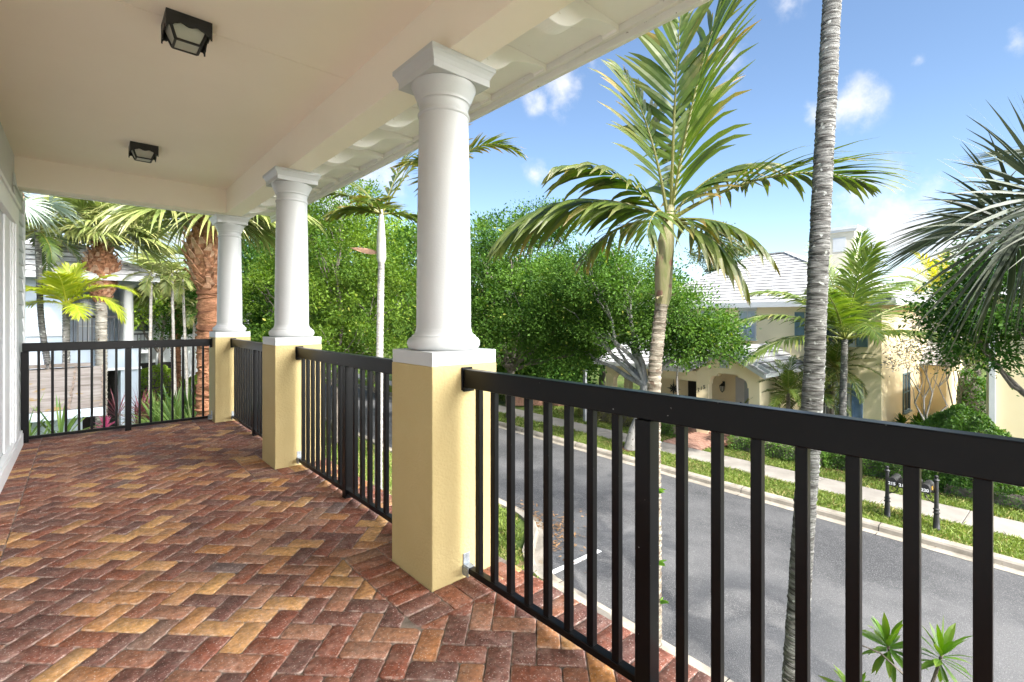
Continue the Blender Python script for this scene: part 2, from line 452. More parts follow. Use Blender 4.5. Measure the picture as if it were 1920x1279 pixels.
def quads_obj(name, V, m, parent=None, rnd=None, tip=None):
    """V: (N,4,3) array of quads"""
    n = len(V)
    me = bpy.data.meshes.new(name)
    me.vertices.add(n * 4)
    me.vertices.foreach_set('co', np.ascontiguousarray(V, dtype=np.float32).ravel())
    me.loops.add(n * 4)
    me.loops.foreach_set('vertex_index', np.arange(n * 4, dtype=np.int32))
    me.polygons.add(n)
    me.polygons.foreach_set('loop_start', np.arange(0, n * 4, 4, dtype=np.int32))
    me.materials.append(m)
    for nm, arr in (('rnd', rnd), ('tip', tip)):
        a = me.attributes.new(nm, 'FLOAT', 'FACE')
        if arr is None:
            arr = np.zeros(n)
        a.data.foreach_set('value', np.asarray(arr, dtype=np.float32))
    me.update(calc_edges=True)
    me.validate()
    o = bpy.data.objects.new(name, me)
    C.objects.link(o)
    o.parent = parent
    return o


def nrm(a):
    return a / (np.linalg.norm(a, axis=-1, keepdims=True) + 1e-9)


def leaf_quads(c, d, nvec, L, W):
    """diamond leaves centred at c along d with normal nvec"""
    d = nrm(d)
    s = nrm(np.cross(d, nvec))
    L = np.asarray(L)[:, None]
    W = np.asarray(W)[:, None]
    return np.stack([c - d * L * 0.5, c + s * W * 0.5 - d * L * 0.08, c + d * L * 0.5, c - s * W * 0.5 - d * L * 0.08], axis=1)


def crown_quads(blobs, nclump, nleaf, leaf, sig=0.26, low=-0.55, inner=0.55, seed=1):
    g = np.random.default_rng(seed)
    B = np.array(blobs, dtype=float)
    w = (B[:, 3] * B[:, 4] + B[:, 3] * B[:, 5] + B[:, 4] * B[:, 5]); w = w / w.sum()
    bi = g.choice(len(B), nclump, p=w)
    dr = nrm(g.normal(size=(nclump * 3, 3)))
    dr = dr[dr[:, 2] > low][:nclump]
    bi = bi[:len(dr)]
    rad = inner + (1.04 - inner) * g.random(len(dr)) ** 0.6
    cc = B[bi, :3] + dr * B[bi, 3:6] * rad[:, None]
    cs = g.random(len(dr))
    n = len(dr) * nleaf
    ci = np.repeat(np.arange(len(dr)), nleaf)
    off = g.normal(size=(n, 3)) * sig * (0.7 + 0.6 * g.random(len(dr)))[ci][:, None]
    off[:, 2] *= 0.75
    c = cc[ci] + off
    d = nrm(dr[ci] * 0.7 + nrm(off) * 0.8 + g.normal(size=(n, 3)) * 0.6 + np.array([0, 0, -0.15]))
    nv = nrm(np.array([0, 0, 0.75]) + dr[ci] * 0.5 + g.normal(size=(n, 3)) * 0.75)
    L = leaf * (0.55 + 0.75 * g.random(n)) * (0.7 + 0.65 * g.random(len(dr)))[ci]
    V = leaf_quads(c, d, nv, L, L * (0.40 + 0.22 * g.random(n)))
    rnd = np.clip(0.05 + 0.70 * cs[ci] ** 1.3 + 0.42 * (g.random(n) - 0.25), 0, 1)
    tip = np.where(g.random(n) < 0.02, g.random(n), 0.0)
    return V, rnd, tip


def noisyline(a, b, n, amp):
    a, b = Vector(a), Vector(b)
    out = []
    for i in range(n + 1):
        t = i / n
        p = a.lerp(b, t)
        k = amp * math.sin(math.pi * t)
        out.append(p + Vector((random.uniform(-k, k), random.uniform(-k, k), random.uniform(-k, k) * 0.5)))
    return out


def tree(name, label, loc, blobs, trunk_r, fork, leafm, barkm, nclump, nleaf, leaf=0.11, sig=0.26, group=None, lean=(0, 0), seed=1, cat='tree', low=-0.55, inner=0.55):
    """blobs relative to loc; fork = height where limbs start"""
    t = thing(name, label, cat, loc, 0, group)
    mb = MB()
    top = Vector((lean[0], lean[1], fork))
    pts = noisyline((0, 0, -0.1), top, 6, trunk_r * 0.6)
    mb.tube(pts, [trunk_r * (1.35 - 0.45 * min(1, i / 2.0)) * (1 - 0.12 * i / 6) for i in range(7)], 10, wob=0.05)
    for (x, y, z, rx, ry, rz) in blobs:
        e = Vector((x, y, z + rz * 0.1))
        lp = noisyline(top, e, 5, 0.22)
        lp[0] = top
        r0 = trunk_r * random.uniform(0.42, 0.62)
        mb.tube(lp, [r0 * (1 - 0.16 * i) for i in range(6)], 7, wob=0.05)
        for q in range(4):
            s = lp[random.choice((2, 3, 4))]
            dv = Vector((random.uniform(-1, 1) * rx, random.uniform(-1, 1) * ry, random.uniform(-0.2, 1) * rz))
            bp = noisyline(s, e + dv * 0.85, 4, 0.15)
            bp[0] = s
            mb.tube(bp, [r0 * 0.42 * (1 - 0.21 * i) for i in range(5)], 5)
    mb.build('trunk', barkm, t, smooth=60)
    V, rn, tp = crown_quads(blobs, nclump, nleaf, leaf, sig, seed=seed, low=low, inner=inner)
    quads_obj('crown', V, leafm, t, rn, tp)
    return t


# ------------------------------------------------------------------ palms
def strip(mb, p0, d0, wdir, L, W, sag, segs=4, rnd=0.5, tip=0.0, fold=0.0, tipend=None, prof=None):
    """a leaflet : starts p0 along d0, width along wdir, bending down by sag"""
    p = Vector(p0); d = Vector(d0).normalized(); w = Vector(wdir).normalized()
    if prof is None:
        prof = {3: (0.45, 1.0, 0.7, 0.04), 4: (0.40, 0.95, 1.0, 0.6, 0.04), 5: (0.35, 0.85, 1.0, 0.85, 0.5, 0.03)}[segs]
    base = len(mb.v)
    for i in range(segs + 1):
        ww = w - d * w.dot(d)
        if ww.length < 1e-4:
            ww = Vector((1, 0, 0))
        ww.normalize()
        hw = W * 0.5 * prof[i]
        nn = d.cross(ww)
        if fold:
            mb.v.append(tuple(p + ww * hw + nn * hw * fold)); mb.v.append(tuple(p)); mb.v.append(tuple(p - ww * hw + nn * hw * fold))
        else:
            mb.v.append(tuple(p + ww * hw)); mb.v.append(tuple(p - ww * hw))
        if i < segs:
            p = p + d * (L / segs)
            d = (d + Vector((0, 0, -sag * (0.35 + 1.3 * i / segs)))).normalized()
    k = 3 if fold else 2
    for i in range(segs):
        tp = tip if tipend is None else tip + (tipend - tip) * ((i + 1) / segs) ** 2
        a = base + i * k
        if fold:
            mb.f.append((a, a + 1, a + 4, a + 3)); mb.f.append((a + 1, a + 2, a + 5, a + 4))
            mb.r.extend([rnd, rnd]); mb.t.extend([tp, tp])
        else:
            mb.f.append((a, a + 1, a + 3, a + 2)); mb.r.append(rnd); mb.t.append(tp)
    return p


def frond(parent, m, org, az, el, droop, L, n=22, leaf=0.6, lw=0.045, vang=20, sag=0.12, bare=0.12, side=0.0, rr=0.018,
          segs=4, fold=0.0, rbase=0.45, tipend=0.15, gap=0.0, power=1.3, amin=22, amax=62, swirl=0.0, ragged=0.0):
    """pinnate leaf as one part mesh; az, el in degrees, droop in degrees over its length"""
    mb = MB()
    azr = R(az)
    hd = Vector((math.cos(azr), math.sin(azr), 0)); sd = Vector((-math.sin(azr), math.cos(azr), 0))
    ns = 16
    pts, tans = [], []
    p = Vector(org)
    for i in range(ns + 1):
        s = i / ns
        e = R(el - droop * s ** power)
        t = hd * math.cos(e) + Vector((0, 0, 1)) * math.sin(e) + sd * side * s
        t.normalize()
        pts.append(p.copy()); tans.append(t)
        p = p + t * (L / ns)
    mb.tube(pts, [rr * (1.5 - 1.35 * (i / ns) ** 0.7) + 0.0015 for i in range(ns + 1)], 6, rnd=0.9, tips=[0.35] * ns)
    for k in range(n):
        s = bare + (1 - bare) * (k + 0.5) / n
        f = s * ns
        i = min(int(f), ns - 1); fr = f - i
        q = pts[i].lerp(pts[i + 1], fr); t = tans[i].lerp(tans[i + 1], fr).normalized()
        S = t.cross(Vector((0, 0, 1)))
        if S.length < 0.2:
            S = t.cross(hd)
        S.normalize()
        if swirl:
            S = (Matrix.Rotation(swirl * s, 3, t) @ S)
        Nn = S.cross(t).normalized()
        shape = math.sin(math.pi * min(1, (0.22 + 0.72 * (s - bare) / (1 - bare)))) ** 0.7
        for sg in (-1, 1):
            if random.random() < gap:
                continue
            a = R(amax + (amin - amax) * ((s - bare) / (1 - bare)) ** 1.2 + random.uniform(-6, 6) * (1 + 3 * ragged))
            v = R(vang + random.uniform(-9, 9))
            d = t * math.cos(a) + (S * sg * math.cos(v) + Nn * math.sin(v)) * math.sin(a)
            ll = leaf * shape * random.uniform(0.85, 1.1)
            te = tipend * 0.6 + (random.random() * 0.9 if random.random() < 0.10 + 0.7 * ragged else 0)
            if random.random() < ragged:
                ll *= random.uniform(0.4, 0.8)
            strip(mb, q + S * sg * rr * 0.6, d, t, ll, lw * (0.6 + 0.5 * shape), sag * random.uniform(0.7, 1.4), segs,
                  rnd=min(1, max(0, rbase + random.uniform(-0.35, 0.35))), tip=0.0, fold=fold, tipend=min(1, te))
    return mb.build('frond', m, parent)


def fan(parent, m, org, az, el, pet, rad, n=34, droop=35, sag=0.2, spread=125, rbase=0.5, fold=0.0, cup=18, tipend=0.25, wk=1.0, roll=0.0):
    """costapalmate leaf as one part mesh"""
    mb = MB()
    azr = R(az)
    hd = Vector((math.cos(azr), math.sin(azr), 0))
    p = Vector(org)
    pts = []
    ns = 6
    for i in range(ns + 1):
        e = R(el - droop * (i / ns) ** 1.5)
        t = hd * math.cos(e) + Vector((0, 0, 1)) * math.sin(e)
        pts.append(p.copy())
        p = p + t * (pet / ns)
    mb.tube(pts, [0.022 - 0.012 * i / ns for i in range(ns + 1)], 5, rnd=0.9, tips=[0.15] * ns)
    hub = pts[-1]
    S = t.cross(Vector((0, 0, 1)))
    if S.length < 0.2:
        S = t.cross(hd)
    S.normalize()
    if roll:
        S = Matrix.Rotation(R(roll), 3, t) @ S
    Nn = S.cross(t).normalized()
    for k in range(n):
        f = (k + 0.5) / n * 2 - 1
        a = R(spread * f + random.uniform(-2.5, 2.5))
        cv = R(cup * abs(f) + random.uniform(-5, 5))
        d = (t * math.cos(a) + S * math.sin(a)) * math.cos(cv) + Nn * math.sin(cv) * 0.8
        wd = (-t * math.sin(a) + S * math.cos(a)) + Nn * (0.75 if k % 2 else -0.75)
        ll = rad * (1 - 0.28 * abs(f) ** 1.5) * random.uniform(0.9, 1.06)
        W = 2 * rad * math.tan(R(spread) / n) * 0.5 * wk
        strip(mb, hub + t * 0.12 * rad * (1 - abs(f)), d, wd, ll, W, sag * random.uniform(0.7, 1.3), 5,
              rnd=min(1, max(0, rbase + random.uniform(-0.4, 0.4))), tip=0, tipend=min(1, tipend * random.uniform(0.2, 1.8)),
              prof=(0.15, 0.62, 1.0, 0.75, 0.36, 0.03))
    return mb.build('frond', m, parent)


def ringtrunk(parent, m, pts, r0, r1, ring=0.09, depth=0.06, n=16, name='trunk', wob=0.012, flare=1.25):
    """trunk with leaf-scar rings"""
    pts = [Vector(p) for p in pts]
    seg = [(pts[i + 1] - pts[i]).length for i in range(len(pts) - 1)]
    tot = sum(seg)
    out, rad, tips = [], [], []

    def pos(s):
        for i, l in enumerate(seg):
            if s <= l or i == len(seg) - 1:
                # catmull-rom
                a = pts[max(i - 1, 0)]; b = pts[i]; c = pts[i + 1]; d = pts[min(i + 2, len(pts) - 1)]
                u = min(1, s / l)
                return 0.5 * ((2 * b) + (c - a) * u + (2 * a - 5 * b + 4 * c - d) * u * u + (3 * b - a - 3 * c + d) * u ** 3)
            s -= l
    s = 0.0
    while s < tot:
        f = s / tot
        r = r0 + (r1 - r0) * f
        r *= 1 + (flare - 1) * max(0, 1 - s / 0.6) ** 2
        h = ring * random.uniform(0.6, 1.35)
        jit = Vector((random.uniform(-1, 1), random.uniform(-1, 1), 0)) * wob * r * 2
        for q, k, tp in ((0.0, 1 + depth * random.uniform(0.3, 1.0), 0.75 * random.random()), (0.16, 1 - depth * 0.6, 0.0), (0.6, 1.0 - depth * 0.1, 0.0)):
            ss = min(s + q * h, tot)
            out.append(pos(ss) + jit); rad.append(r * k); tips.append(tp)
        s += h
    out.append(pos(tot)); rad.append(r1); tips.append(0)
    mb = MB()
    mb.tube(out, rad, n, wob=wob * 1.6, tips=tips)
    return mb.build(name, m, parent, smooth=50)

def lettering(name, txt, size, ext, m, parent, loc, rot, off=0.0):
    cu = bpy.data.curves.new(name, 'FONT')
    cu.body = txt; cu.size = size; cu.extrude = ext; cu.align_x = 'CENTER'; cu.offset = off
    tmp = bpy.data.objects.new(name, cu)
    C.objects.link(tmp)
    dg = bpy.context.evaluated_depsgraph_get()
    me = bpy.data.meshes.new_from_object(tmp.evaluated_get(dg))
    bpy.data.objects.remove(tmp)
    me.materials.clear(); me.materials.append(m)
    o = bpy.data.objects.new(name, me)
    C.objects.link(o); o.parent = parent; o.location = loc; o.rotation_euler = rot
    return o


# ================================================================== BALCONY
XI, PW = 1.30, 0.42              # inner face of the pedestals, their width
XC = XI + PW / 2
PY = [2.05, 4.67, 7.30]          # near faces of the pedestals
YF = 7.51                        # line of the far railing
WX = -0.51                       # house wall


# ---- paved deck
def clip_half(poly, a, b, c):
    """keep a*x+b*y<=c"""
    out = []
    n = len(poly)
    for i in range(n):
        p, q = poly[i], poly[(i + 1) % n]
        fp, fq = a * p[0] + b * p[1] - c, a * q[0] + b * q[1] - c
        if fp <= 0:
            out.append(p)
        if (fp < 0) != (fq < 0) and abs(fp - fq) > 1e-9:
            t = fp / (fp - fq)
            out.append((p[0] + (q[0] - p[0]) * t, p[1] + (q[1] - p[1]) * t))
    return out


def parea(p):
    return 0.5 * abs(sum(p[i][0] * p[(i + 1) % len(p)][1] - p[(i + 1) % len(p)][0] * p[i][1] for i in range(len(p))))


dk = MB()


def paver(poly, z=0.0, rnd=None):
    if len(poly) < 3 or parea(poly) < 0.0009:
        return
    if sum(poly[i][0] * poly[(i + 1) % len(poly)][1] - poly[(i + 1) % len(poly)][0] * poly[i][1] for i in range(len(poly))) < 0:
        poly = poly[::-1]
    rnd = random.random() if rnd is None else rnd
    # rounded, slightly ragged outline
    n = len(poly)
    ring = []
    for i in range(n):
        p0, p1, p2 = Vector(poly[i - 1]), Vector(poly[i]), Vector(poly[(i + 1) % n])
        e0, e1 = p0 - p1, p2 - p1
        c = min(0.013, e0.length * 0.3, e1.length * 0.3) * random.uniform(0.55, 1.3)
        ring.append(p1 + e0.normalized() * c)
        ring.append(p1 + (e0.normalized() + e1.normalized()) * c * 0.33)
        ring.append(p1 + e1.normalized() * c)
        m = (e1.length - 2 * c)
        for q in (0.33, 0.67):
            ring.append(p1 + e1.normalized() * (c + m * q))
    cen = sum(ring, Vector((0, 0))) / len(ring)
    tx, ty = random.uniform(-0.010, 0.010), random.uniform(-0.010, 0.010)
    dz = z + random.uniform(-0.0014, 0.0014)

    def lev(ins, h):
        out = []
        for p in ring:
            d = p - cen
            l = max(d.length, 1e-4)
            q = p - d * (ins / l) + Vector((random.uniform(-1, 1), random.uniform(-1, 1))) * 0.0009
            out.append((q.x, q.y, dz + h + (q.x - cen.x) * tx + (q.y - cen.y) * ty))
        return out
    k = len(ring)
    v = lev(0.0020, -0.03) + lev(0.0021, -0.0085) + lev(0.0036, -0.0026) + lev(0.0078, 0.0)
    f = [tuple(range(3 * k, 4 * k))]
    for L in range(3):
        for i in range(k):
            j = (i + 1) % k
            f.append((L * k + i, L * k + j, (L + 1) * k + j, (L + 1) * k + i))
    n0 = len(dk.t)
    dk.add(v, f, rnd=rnd)
    for q in range(1 + k, 1 + 3 * k):
        dk.t[n0 + q] = 0.38


LB, RB = -0.345, 1.585          # joints of the left and right border courses
DY0, DY1 = -3.2, 7.74
RECTS = [(XI - 0.2, y - 0.2, XI + PW + 0.03, y + PW + 0.2) for y in PY]
U = 0.1
c45 = math.sqrt(0.5)


def rot45(p, q):
    return (0.62 + (p + q) * c45, 1.34 + (-p + q) * c45)


for i in range(-75, 75):
    for j in range(-75, 75):
        c = (i - j) % 4
        if c == 0:
            q = (i * U, j * U, (i + 2) * U, (j + 1) * U)
        elif c == 2:
            q = (i * U, (j - 1) * U, (i + 1) * U, (j + 1) * U)
        else:
            continue
        poly = [rot45(q[0], q[1]), rot45(q[2], q[1]), rot45(q[2], q[3]), rot45(q[0], q[3])]
        xs = [p[0] for p in poly]; ys = [p[1] for p in poly]
        if max(xs) < LB or min(xs) > RB or max(ys) < DY0 or min(ys) > DY1:
            continue
        poly = clip_half(poly, -1, 0, -LB); poly = clip_half(poly, 1, 0, RB) if poly else poly
        poly = clip_half(poly, 0, 1, DY1) if poly else poly
        if not poly:
            continue
        ok = True
        for (x0, y0, x1, y1) in RECTS:
            xs = [p[0] for p in poly]; ys = [p[1] for p in poly]
            if max(xs) <= x0 or min(xs) >= x1 or max(ys) <= y0 or min(ys) >= y1:
                continue
            best = max((clip_half(poly, 1, 0, x0), clip_half(poly, 0, 1, y0), clip_half(poly, 0, -1, -y1)), key=lambda p: parea(p) if len(p) > 2 else 0)
            if len(best) < 3 or parea(best) < 0.0009:
                ok = False
                break
            poly = best
        if ok:
            paver(poly)


def rect(x0, y0, x1, y1, r=None):
    paver([(x0, y0), (x1, y0), (x1, y1), (x0, y1)], rnd=r)


y = DY0
while y < DY1 - 0.05:
    if not any(p - 0.01 < y + 0.05 < p + PW + 0.01 for p in PY):
        rect(RB, y, RB + 0.2, y + 0.1)
    rect(WX - 0.02, y, LB, y + 0.1)
    y += 0.1
for py_ in PY:
    for k in range(8):                      # soldier courses round each pedestal
        y0 = py_ - 0.2 + k * (PW + 0.4) / 8
        rect(XI - 0.2, y0, XI, y0 + (PW + 0.4) / 8)
    for k in range(4):
        x0 = XI + k * (PW + 0.03) / 4
        rect(x0, py_ - 0.2, x0 + (PW + 0.03) / 4, py_)
        rect(x0, py_ + PW, x0 + (PW + 0.03) / 4, py_ + PW + 0.2)
deck = dk.build('deck_floor', M['paver'], smooth=42)
props(deck, 'red and tan herringbone brick paving of the balcony', 'paving', kind='structure')
mb = MB(); mb.box(WX - 0.1, DY0, -0.32, RB + 0.2, DY1, -0.0062)
props(mb.build('deck_slab', M['sand']), 'sanded bed under the balcony brick paving', 'slab', kind='structure')

# ---- columns
COLAB = ['white round column on yellow pedestal nearest the camera, beside the long railing',
         'white round column on yellow pedestal standing second, between the two front rail panels',
         'white round column on yellow pedestal at the far corner of the balcony']


def make_column(y, label):
    cy = y + PW / 2
    t = thing('porch_column', label, 'column', (XC, cy, 0), 0, 'columns along the balcony edge')
    h = PW / 2
    mb = MB(); mb.box(-h, -h, -0.03, h, h, 1.118)
    bevel(mb.build('pedestal', M['pedestal'], t), 0.006, 3)
    mb = MB(); mb.box(-h + 0.003, -h + 0.003, 1.118, h - 0.003, h - 0.003, 1.19)
    bevel(mb.build('plinth', M['whitetrim'], t), 0.003, 2)
    prof = [(0.150, 1.1902), (0.178, 1.1902), (0.192, 1.197), (0.200, 1.211), (0.202, 1.226), (0.199, 1.241), (0.190, 1.254), (0.178, 1.2605),
            (0.1765, 1.262), (0.1765, 1.268), (0.168, 1.272), (0.160, 1.281), (0.1555, 1.293), (0.1535, 1.306)]
    mb = MB(); mb.lathe(prof, 56); mb.build('base_moulding', M['white'], t, smooth=50)
    prof = [(0.1520, 1.306), (0.1515, 1.32)]
    for k in range(13):
        f = k / 12
        prof.append((0.1515 - 0.0145 * f ** 1.5, 1.33 + f * 1.145))
    mb = MB(); mb.lathe(prof, 56); mb.build('shaft', M['white'], t, smooth=50)
    prof = [(0.137, 2.475), (0.1425, 2.478), (0.1450, 2.486), (0.1425, 2.494), (0.138, 2.497), (0.1365, 2.500), (0.1365, 2.545), (0.140, 2.550),
            (0.1465, 2.552), (0.1465, 2.562), (0.150, 2.570), (0.159, 2.590), (0.170, 2.618), (0.179, 2.640), (0.179, 2.646), (0.14, 2.6465)]
    mb = MB(); mb.lathe(prof, 56); mb.build('capital', M['white'], t, smooth=45)
    mb = MB()
    hs = [(0.183, 2.6470), (0.183, 2.684), (0.186, 2.690), (0.192, 2.704), (0.202, 2.722), (0.208, 2.727), (0.208, 2.7515)]
    base = len(mb.v)
    for r, z in hs:
        mb.v += [(-r, -r, z), (r, -r, z), (r, r, z), (-r, r, z)]
    for i in range(len(hs) - 1):
        for k in range(4):
            mb.f.append((i * 4 + k, i * 4 + (k + 1) % 4, i * 4 + 4 + (k + 1) % 4, i * 4 + 4 + k)); mb.r.append(.5); mb.t.append(0)
    mb.f.append((3, 2, 1, 0)); mb.r.append(.5); mb.t.append(0)
    e = 4 * (len(hs) - 1)
    mb.f.append((e, e + 1, e + 2, e + 3)); mb.r.append(.5); mb.t.append(0)
    bevel(mb.build('abacus', M['white'], t), 0.003, 2)
    # the seam of the two half shells
    mb = MB()
    a = R(-62)
    mb.bar((0.1500 * math.cos(a), 0.1500 * math.sin(a), 1.33), (0.1365 * math.cos(a), 0.1365 * math.sin(a), 2.47), 0.0026, 0.0026)
    mb.build('seam', M['fascia'], t)
    return t


for y, l in zip(PY, COLAB):
    make_column(y, l)


# ---- railings
def railing(label, p0, p1, posts, bal, name='balcony_railing', brackets=(True, True), top=1.096, bw=0.032):
    """local x along the rail from p0 to p1"""
    d = Vector(p1) - Vector(p0)
    L = d.length
    t = thing(name, label, 'railing', (p0[0], p0[1], 0), math.atan2(d.y, d.x), 'black metal railings of the balcony')
    mb = MB(); mb.box(0.012, -0.025, 1.0, L - 0.012, 0.025, top)
    bevel(mb.build('top_rail', M['black'], t), 0.004, 2)
    mb = MB(); mb.box(0.012, -0.019, 0.034, L - 0.012, 0.019, 0.066)
    bevel(mb.build('bottom_rail', M['black'], t), 0.003, 2)
    for x in posts:
        mb = MB(); mb.box(x - 0.031, -0.031, -0.005, x + 0.031, 0.031, 0.999)
        bevel(mb.build('post', M['black'], t), 0.003, 2)
    h = bw / 2
    first = None
    for x in bal:
        if first is None:
            mb = MB(); mb.box(-h, -h + 0.002, 0.0665, h, h - 0.002, 0.9995)
            first = bevel(mb.build('baluster', M['black'], t), 0.002, 2)
            o = first
        else:
            o = first.copy(); C.objects.link(o); o.parent = t
        o.location = (x, 0, 0)
    for k, on in enumerate(brackets):
        if not on:
            continue
        x = 0 if k == 0 else L
        s = 1 if k == 0 else -1
        mb = MB(); mb.box(x + s * 0.0005, -0.034, 0.985, x + s * 0.0115, 0.034, 1.105); mb.box(x + s * 0.0115, -0.033, 0.980, x + s * 0.03, 0.033, 0.9995)
        bevel(mb.build('bracket', M['black'], t), 0.002, 1)
        mb = MB(); mb.box(x + s * 0.0005, -0.021, 0.068, x + s * 0.006, 0.021, 0.125); mb.box(x + s * 0.0005, -0.027, 0.02, x + s * 0.05, -0.0195, 0.0665)
        mb.box(x + s * 0.0061, -0.021, 0.0668, x + s * 0.05, 0.021, 0.0715)
        bevel(mb.build('bracket', M['galv'], t), 0.001, 1)
    return t


def bal8(L):
    g = 0.113
    p = L / 2
    xs = [g + k * 0.121 for k in range(8)]
    return [x for x in xs] + [L - x for x in reversed(xs)], [p]


LAB = ['nearest black metal railing, in front of the street, ending at the nearest column',
       'black metal railing panel between the nearest and second yellow pedestals',
       'narrow seen black metal railing panel between the second and the far corner pedestals']
Y1_, Y0_ = PY[0], PY[0] - 2.2
b, p = bal8(2.2)
railing(LAB[0], (XC, Y1_), (XC, Y0_), [1.089, 2.19], b[:8] + [2.05 - q for q in (0.826, 0.704, 0.582, 0.461, 0.341, 0.222, 0.098, -0.025)], brackets=(True, False))
railing(LAB[1], (XC, PY[1]), (XC, PY[0] + PW), p, b)
b, p = bal8(PY[2] - PY[1] - PW)
railing(LAB[2], (XC, PY[2]), (XC, PY[1] + PW), p, b)
LF = XI - WX
bx = [0.03 + (k + 1) * 0.1115 for k in range(7)]
pm = 0.03 + 8 * 0.1115
bx2 = [pm + (k + 1) * 0.1115 for k in range(7)]
railing('black metal railing across the far end of the balcony, from house wall to corner column', (WX + 0.005, YF), (XI, YF),
        [0.034, pm], bx + bx2, brackets=(False, True), bw=0.024)

# ---- porch roof : ceiling, beams, soffit with brackets
pr = thing('porch_roof', 'cream flat porch ceiling with deep beams and scalloped white eave brackets', 'porch roof', (0, 0, 2.75))
ZC = 3.066 - 2.75
SY = 3.33
mb = MB()
mb.box(WX - 0.05, SY + 0.003, ZC, 1.409, 7.20, ZC + 0.06)
mb.box(WX - 0.05, -4.2, ZC, 1.409, SY - 0.003, ZC + 0.06)
mb.box(WX - 0.05, SY - 0.02, ZC + 0.007, 1.409, SY + 0.02, ZC + 0.05)
mb.build('ceiling', M['ceiling'], pr)
mb = MB(); mb.box(1.409, -4.2, 0.002, 1.609, 7.40, 0.55)
bevel(mb.build('beam', M['beam'], pr), 0.004, 2)
mb = MB(); mb.box(WX - 0.05, 7.20, 0.0, 1.4085, 7.40, 0.55)
bevel(mb.build('beam', M['beam'], pr), 0.004, 2)
mb = MB(); mb.box(WX - 0.06, 7.4005, -0.012, 1.62, 7.43, 0.16)
bevel(mb.build('drip_edge', M['fascia'], pr), 0.003, 1)
FX = 2.235
mb = MB(); mb.box(1.6095, -4.2, 0.235, FX, 8.2, 0.262)
mb.box(-0.6, 7.431, 0.235, 1.609, 8.2, 0.262)
mb.build('soffit', M['soffit'], pr)
mb = MB(); mb.box(FX, -4.22, 0.148, FX + 0.032, 8.25, 0.40); mb.box(FX - 0.028, -4.2, 0.190, FX - 0.0003, 8.2, 0.2345); mb.box(FX + 0.0325, -4.22, 0.33, FX + 0.11, 8.25, 0.42)
bevel(mb.build('fascia', M['fascia'], pr), 0.003, 1)
# scalloped bracket (profile in x,z), one copy per rafter
prof = [(1.611, 0.2348), (1.611, 0.045)]
for k in range(25):
    f = k / 24
    x = 1.611 + f * (2.185 - 1.611)
    if f < 0.52:
        z = 0.045 - 0.020 * math.sin(math.pi * f / 0.52) + 0.10 * (f / 0.52) ** 2.4
    else:
        g = (f - 0.52) / 0.48
        z = 0.145 + 0.058 * math.sin(math.pi / 2 * g)
    prof.append((x, z))
prof += [(2.185, 0.187), (2.2065, 0.187), (2.2065, 0.2348)]
first = None
for k in range(-6, 12):
    yb = 1.63 + 0.555 * k
    if yb > 7.9:
        continue
    if first is None:
        mb = MB(); mb.prism(prof, -0.05, 0.05, 'y')
        first = bevel(mb.build('eave_bracket', M['soffit'], pr, fixn=True), 0.003, 1)
        o = first
    else:
        o = first.copy(); C.objects.link(o); o.parent = pr
    o.location = (0, yb, 0)
# roof slab above, so that the sun does not shine through
mb = MB(); mb.prism([(-4.5, 0.56), (FX + 0.10, 0.425), (FX + 0.10, 0.46), (-4.5, 2.7)], -4.25, 8.27, 'y')
mb.build('roof', M['tile'], pr, fixn=True)


# ---- ceiling lamps
def lamp(y, label):
    t = thing('ceiling_lamp', label, 'lamp', (0.45, y, 3.066), 0, 'ceiling lamps of the porch')
    mb = MB()
    h = 0.110
    mb.box(-h, -h, -0.038, h, h, -0.0005)
    # scalloped skirt on each side
    for k in range(4):
        a = k * math.pi / 2
        poly = []
        for q in range(17):
            f = q / 16 * 2 - 1
            z = -0.052 - 0.016 * abs(math.cos(math.pi * f * 1.5)) ** 0.8 if abs(f) < 0.72 else -0.085 - 0.02 * (abs(f) > 0.9)
            poly.append((f * h, z))
        poly = [(-h, -0.0382)] + poly + [(h, -0.0382)]
        ca, sa = round(math.cos(a)), round(math.sin(a))
        n = len(poly)
        v = []
        for off in (h - 0.0006 * (k % 2), h - 0.008):
            for x, z in poly:
                lx, ly = x * 0.998, -off
                v.append((lx * ca - ly * sa, lx * sa + ly * ca, z))
        f = [tuple(range(n)), tuple(reversed(range(n, 2 * n)))] + [(i, i + n, (i + 1) % n + n, (i + 1) % n) for i in range(n)]
        mb.add(v, f)
    mb.build('housing', M['blackmatt'], t, fixn=True)
    mb = MB()
    a0, a1, z0, z1 = 0.093, 0.058, -0.040, -0.130
    v = [(-a0, -a0, z0), (a0, -a0, z0), (a0, a0, z0), (-a0, a0, z0), (-a1, -a1, z1), (a1, -a1, z1), (a1, a1, z1), (-a1, a1, z1)]
    mb.add(v, [(0, 1, 5, 4), (1, 2, 6, 5), (2, 3, 7, 6), (3, 0, 4, 7), (4, 5, 6, 7)])
    mb.build('glass', M['lampglass'], t)
    mb = MB()
    a0 += 0.002; a1 += 0.002
    cs = [(-1, -1), (1, -1), (1, 1), (-1, 1)]
    for sx, sy in cs:
        mb.bar((sx * a0, sy * a0, z0), (sx * a1, sy * a1, z1), 0.012)
    for k in range(4):
        p, q = cs[k], cs[(k + 1) % 4]
        mb.bar((p[0] * a1, p[1] * a1, z1), (q[0] * a1, q[1] * a1, z1), 0.011)
    mb.build('cage', M['blackmatt'], t)
    return t


lamp(3.33, 'black square ceiling lamp with frosted panes, the nearer and larger of the two')
lamp(5.97, 'black square ceiling lamp with frosted panes, the farther one near the end beam')

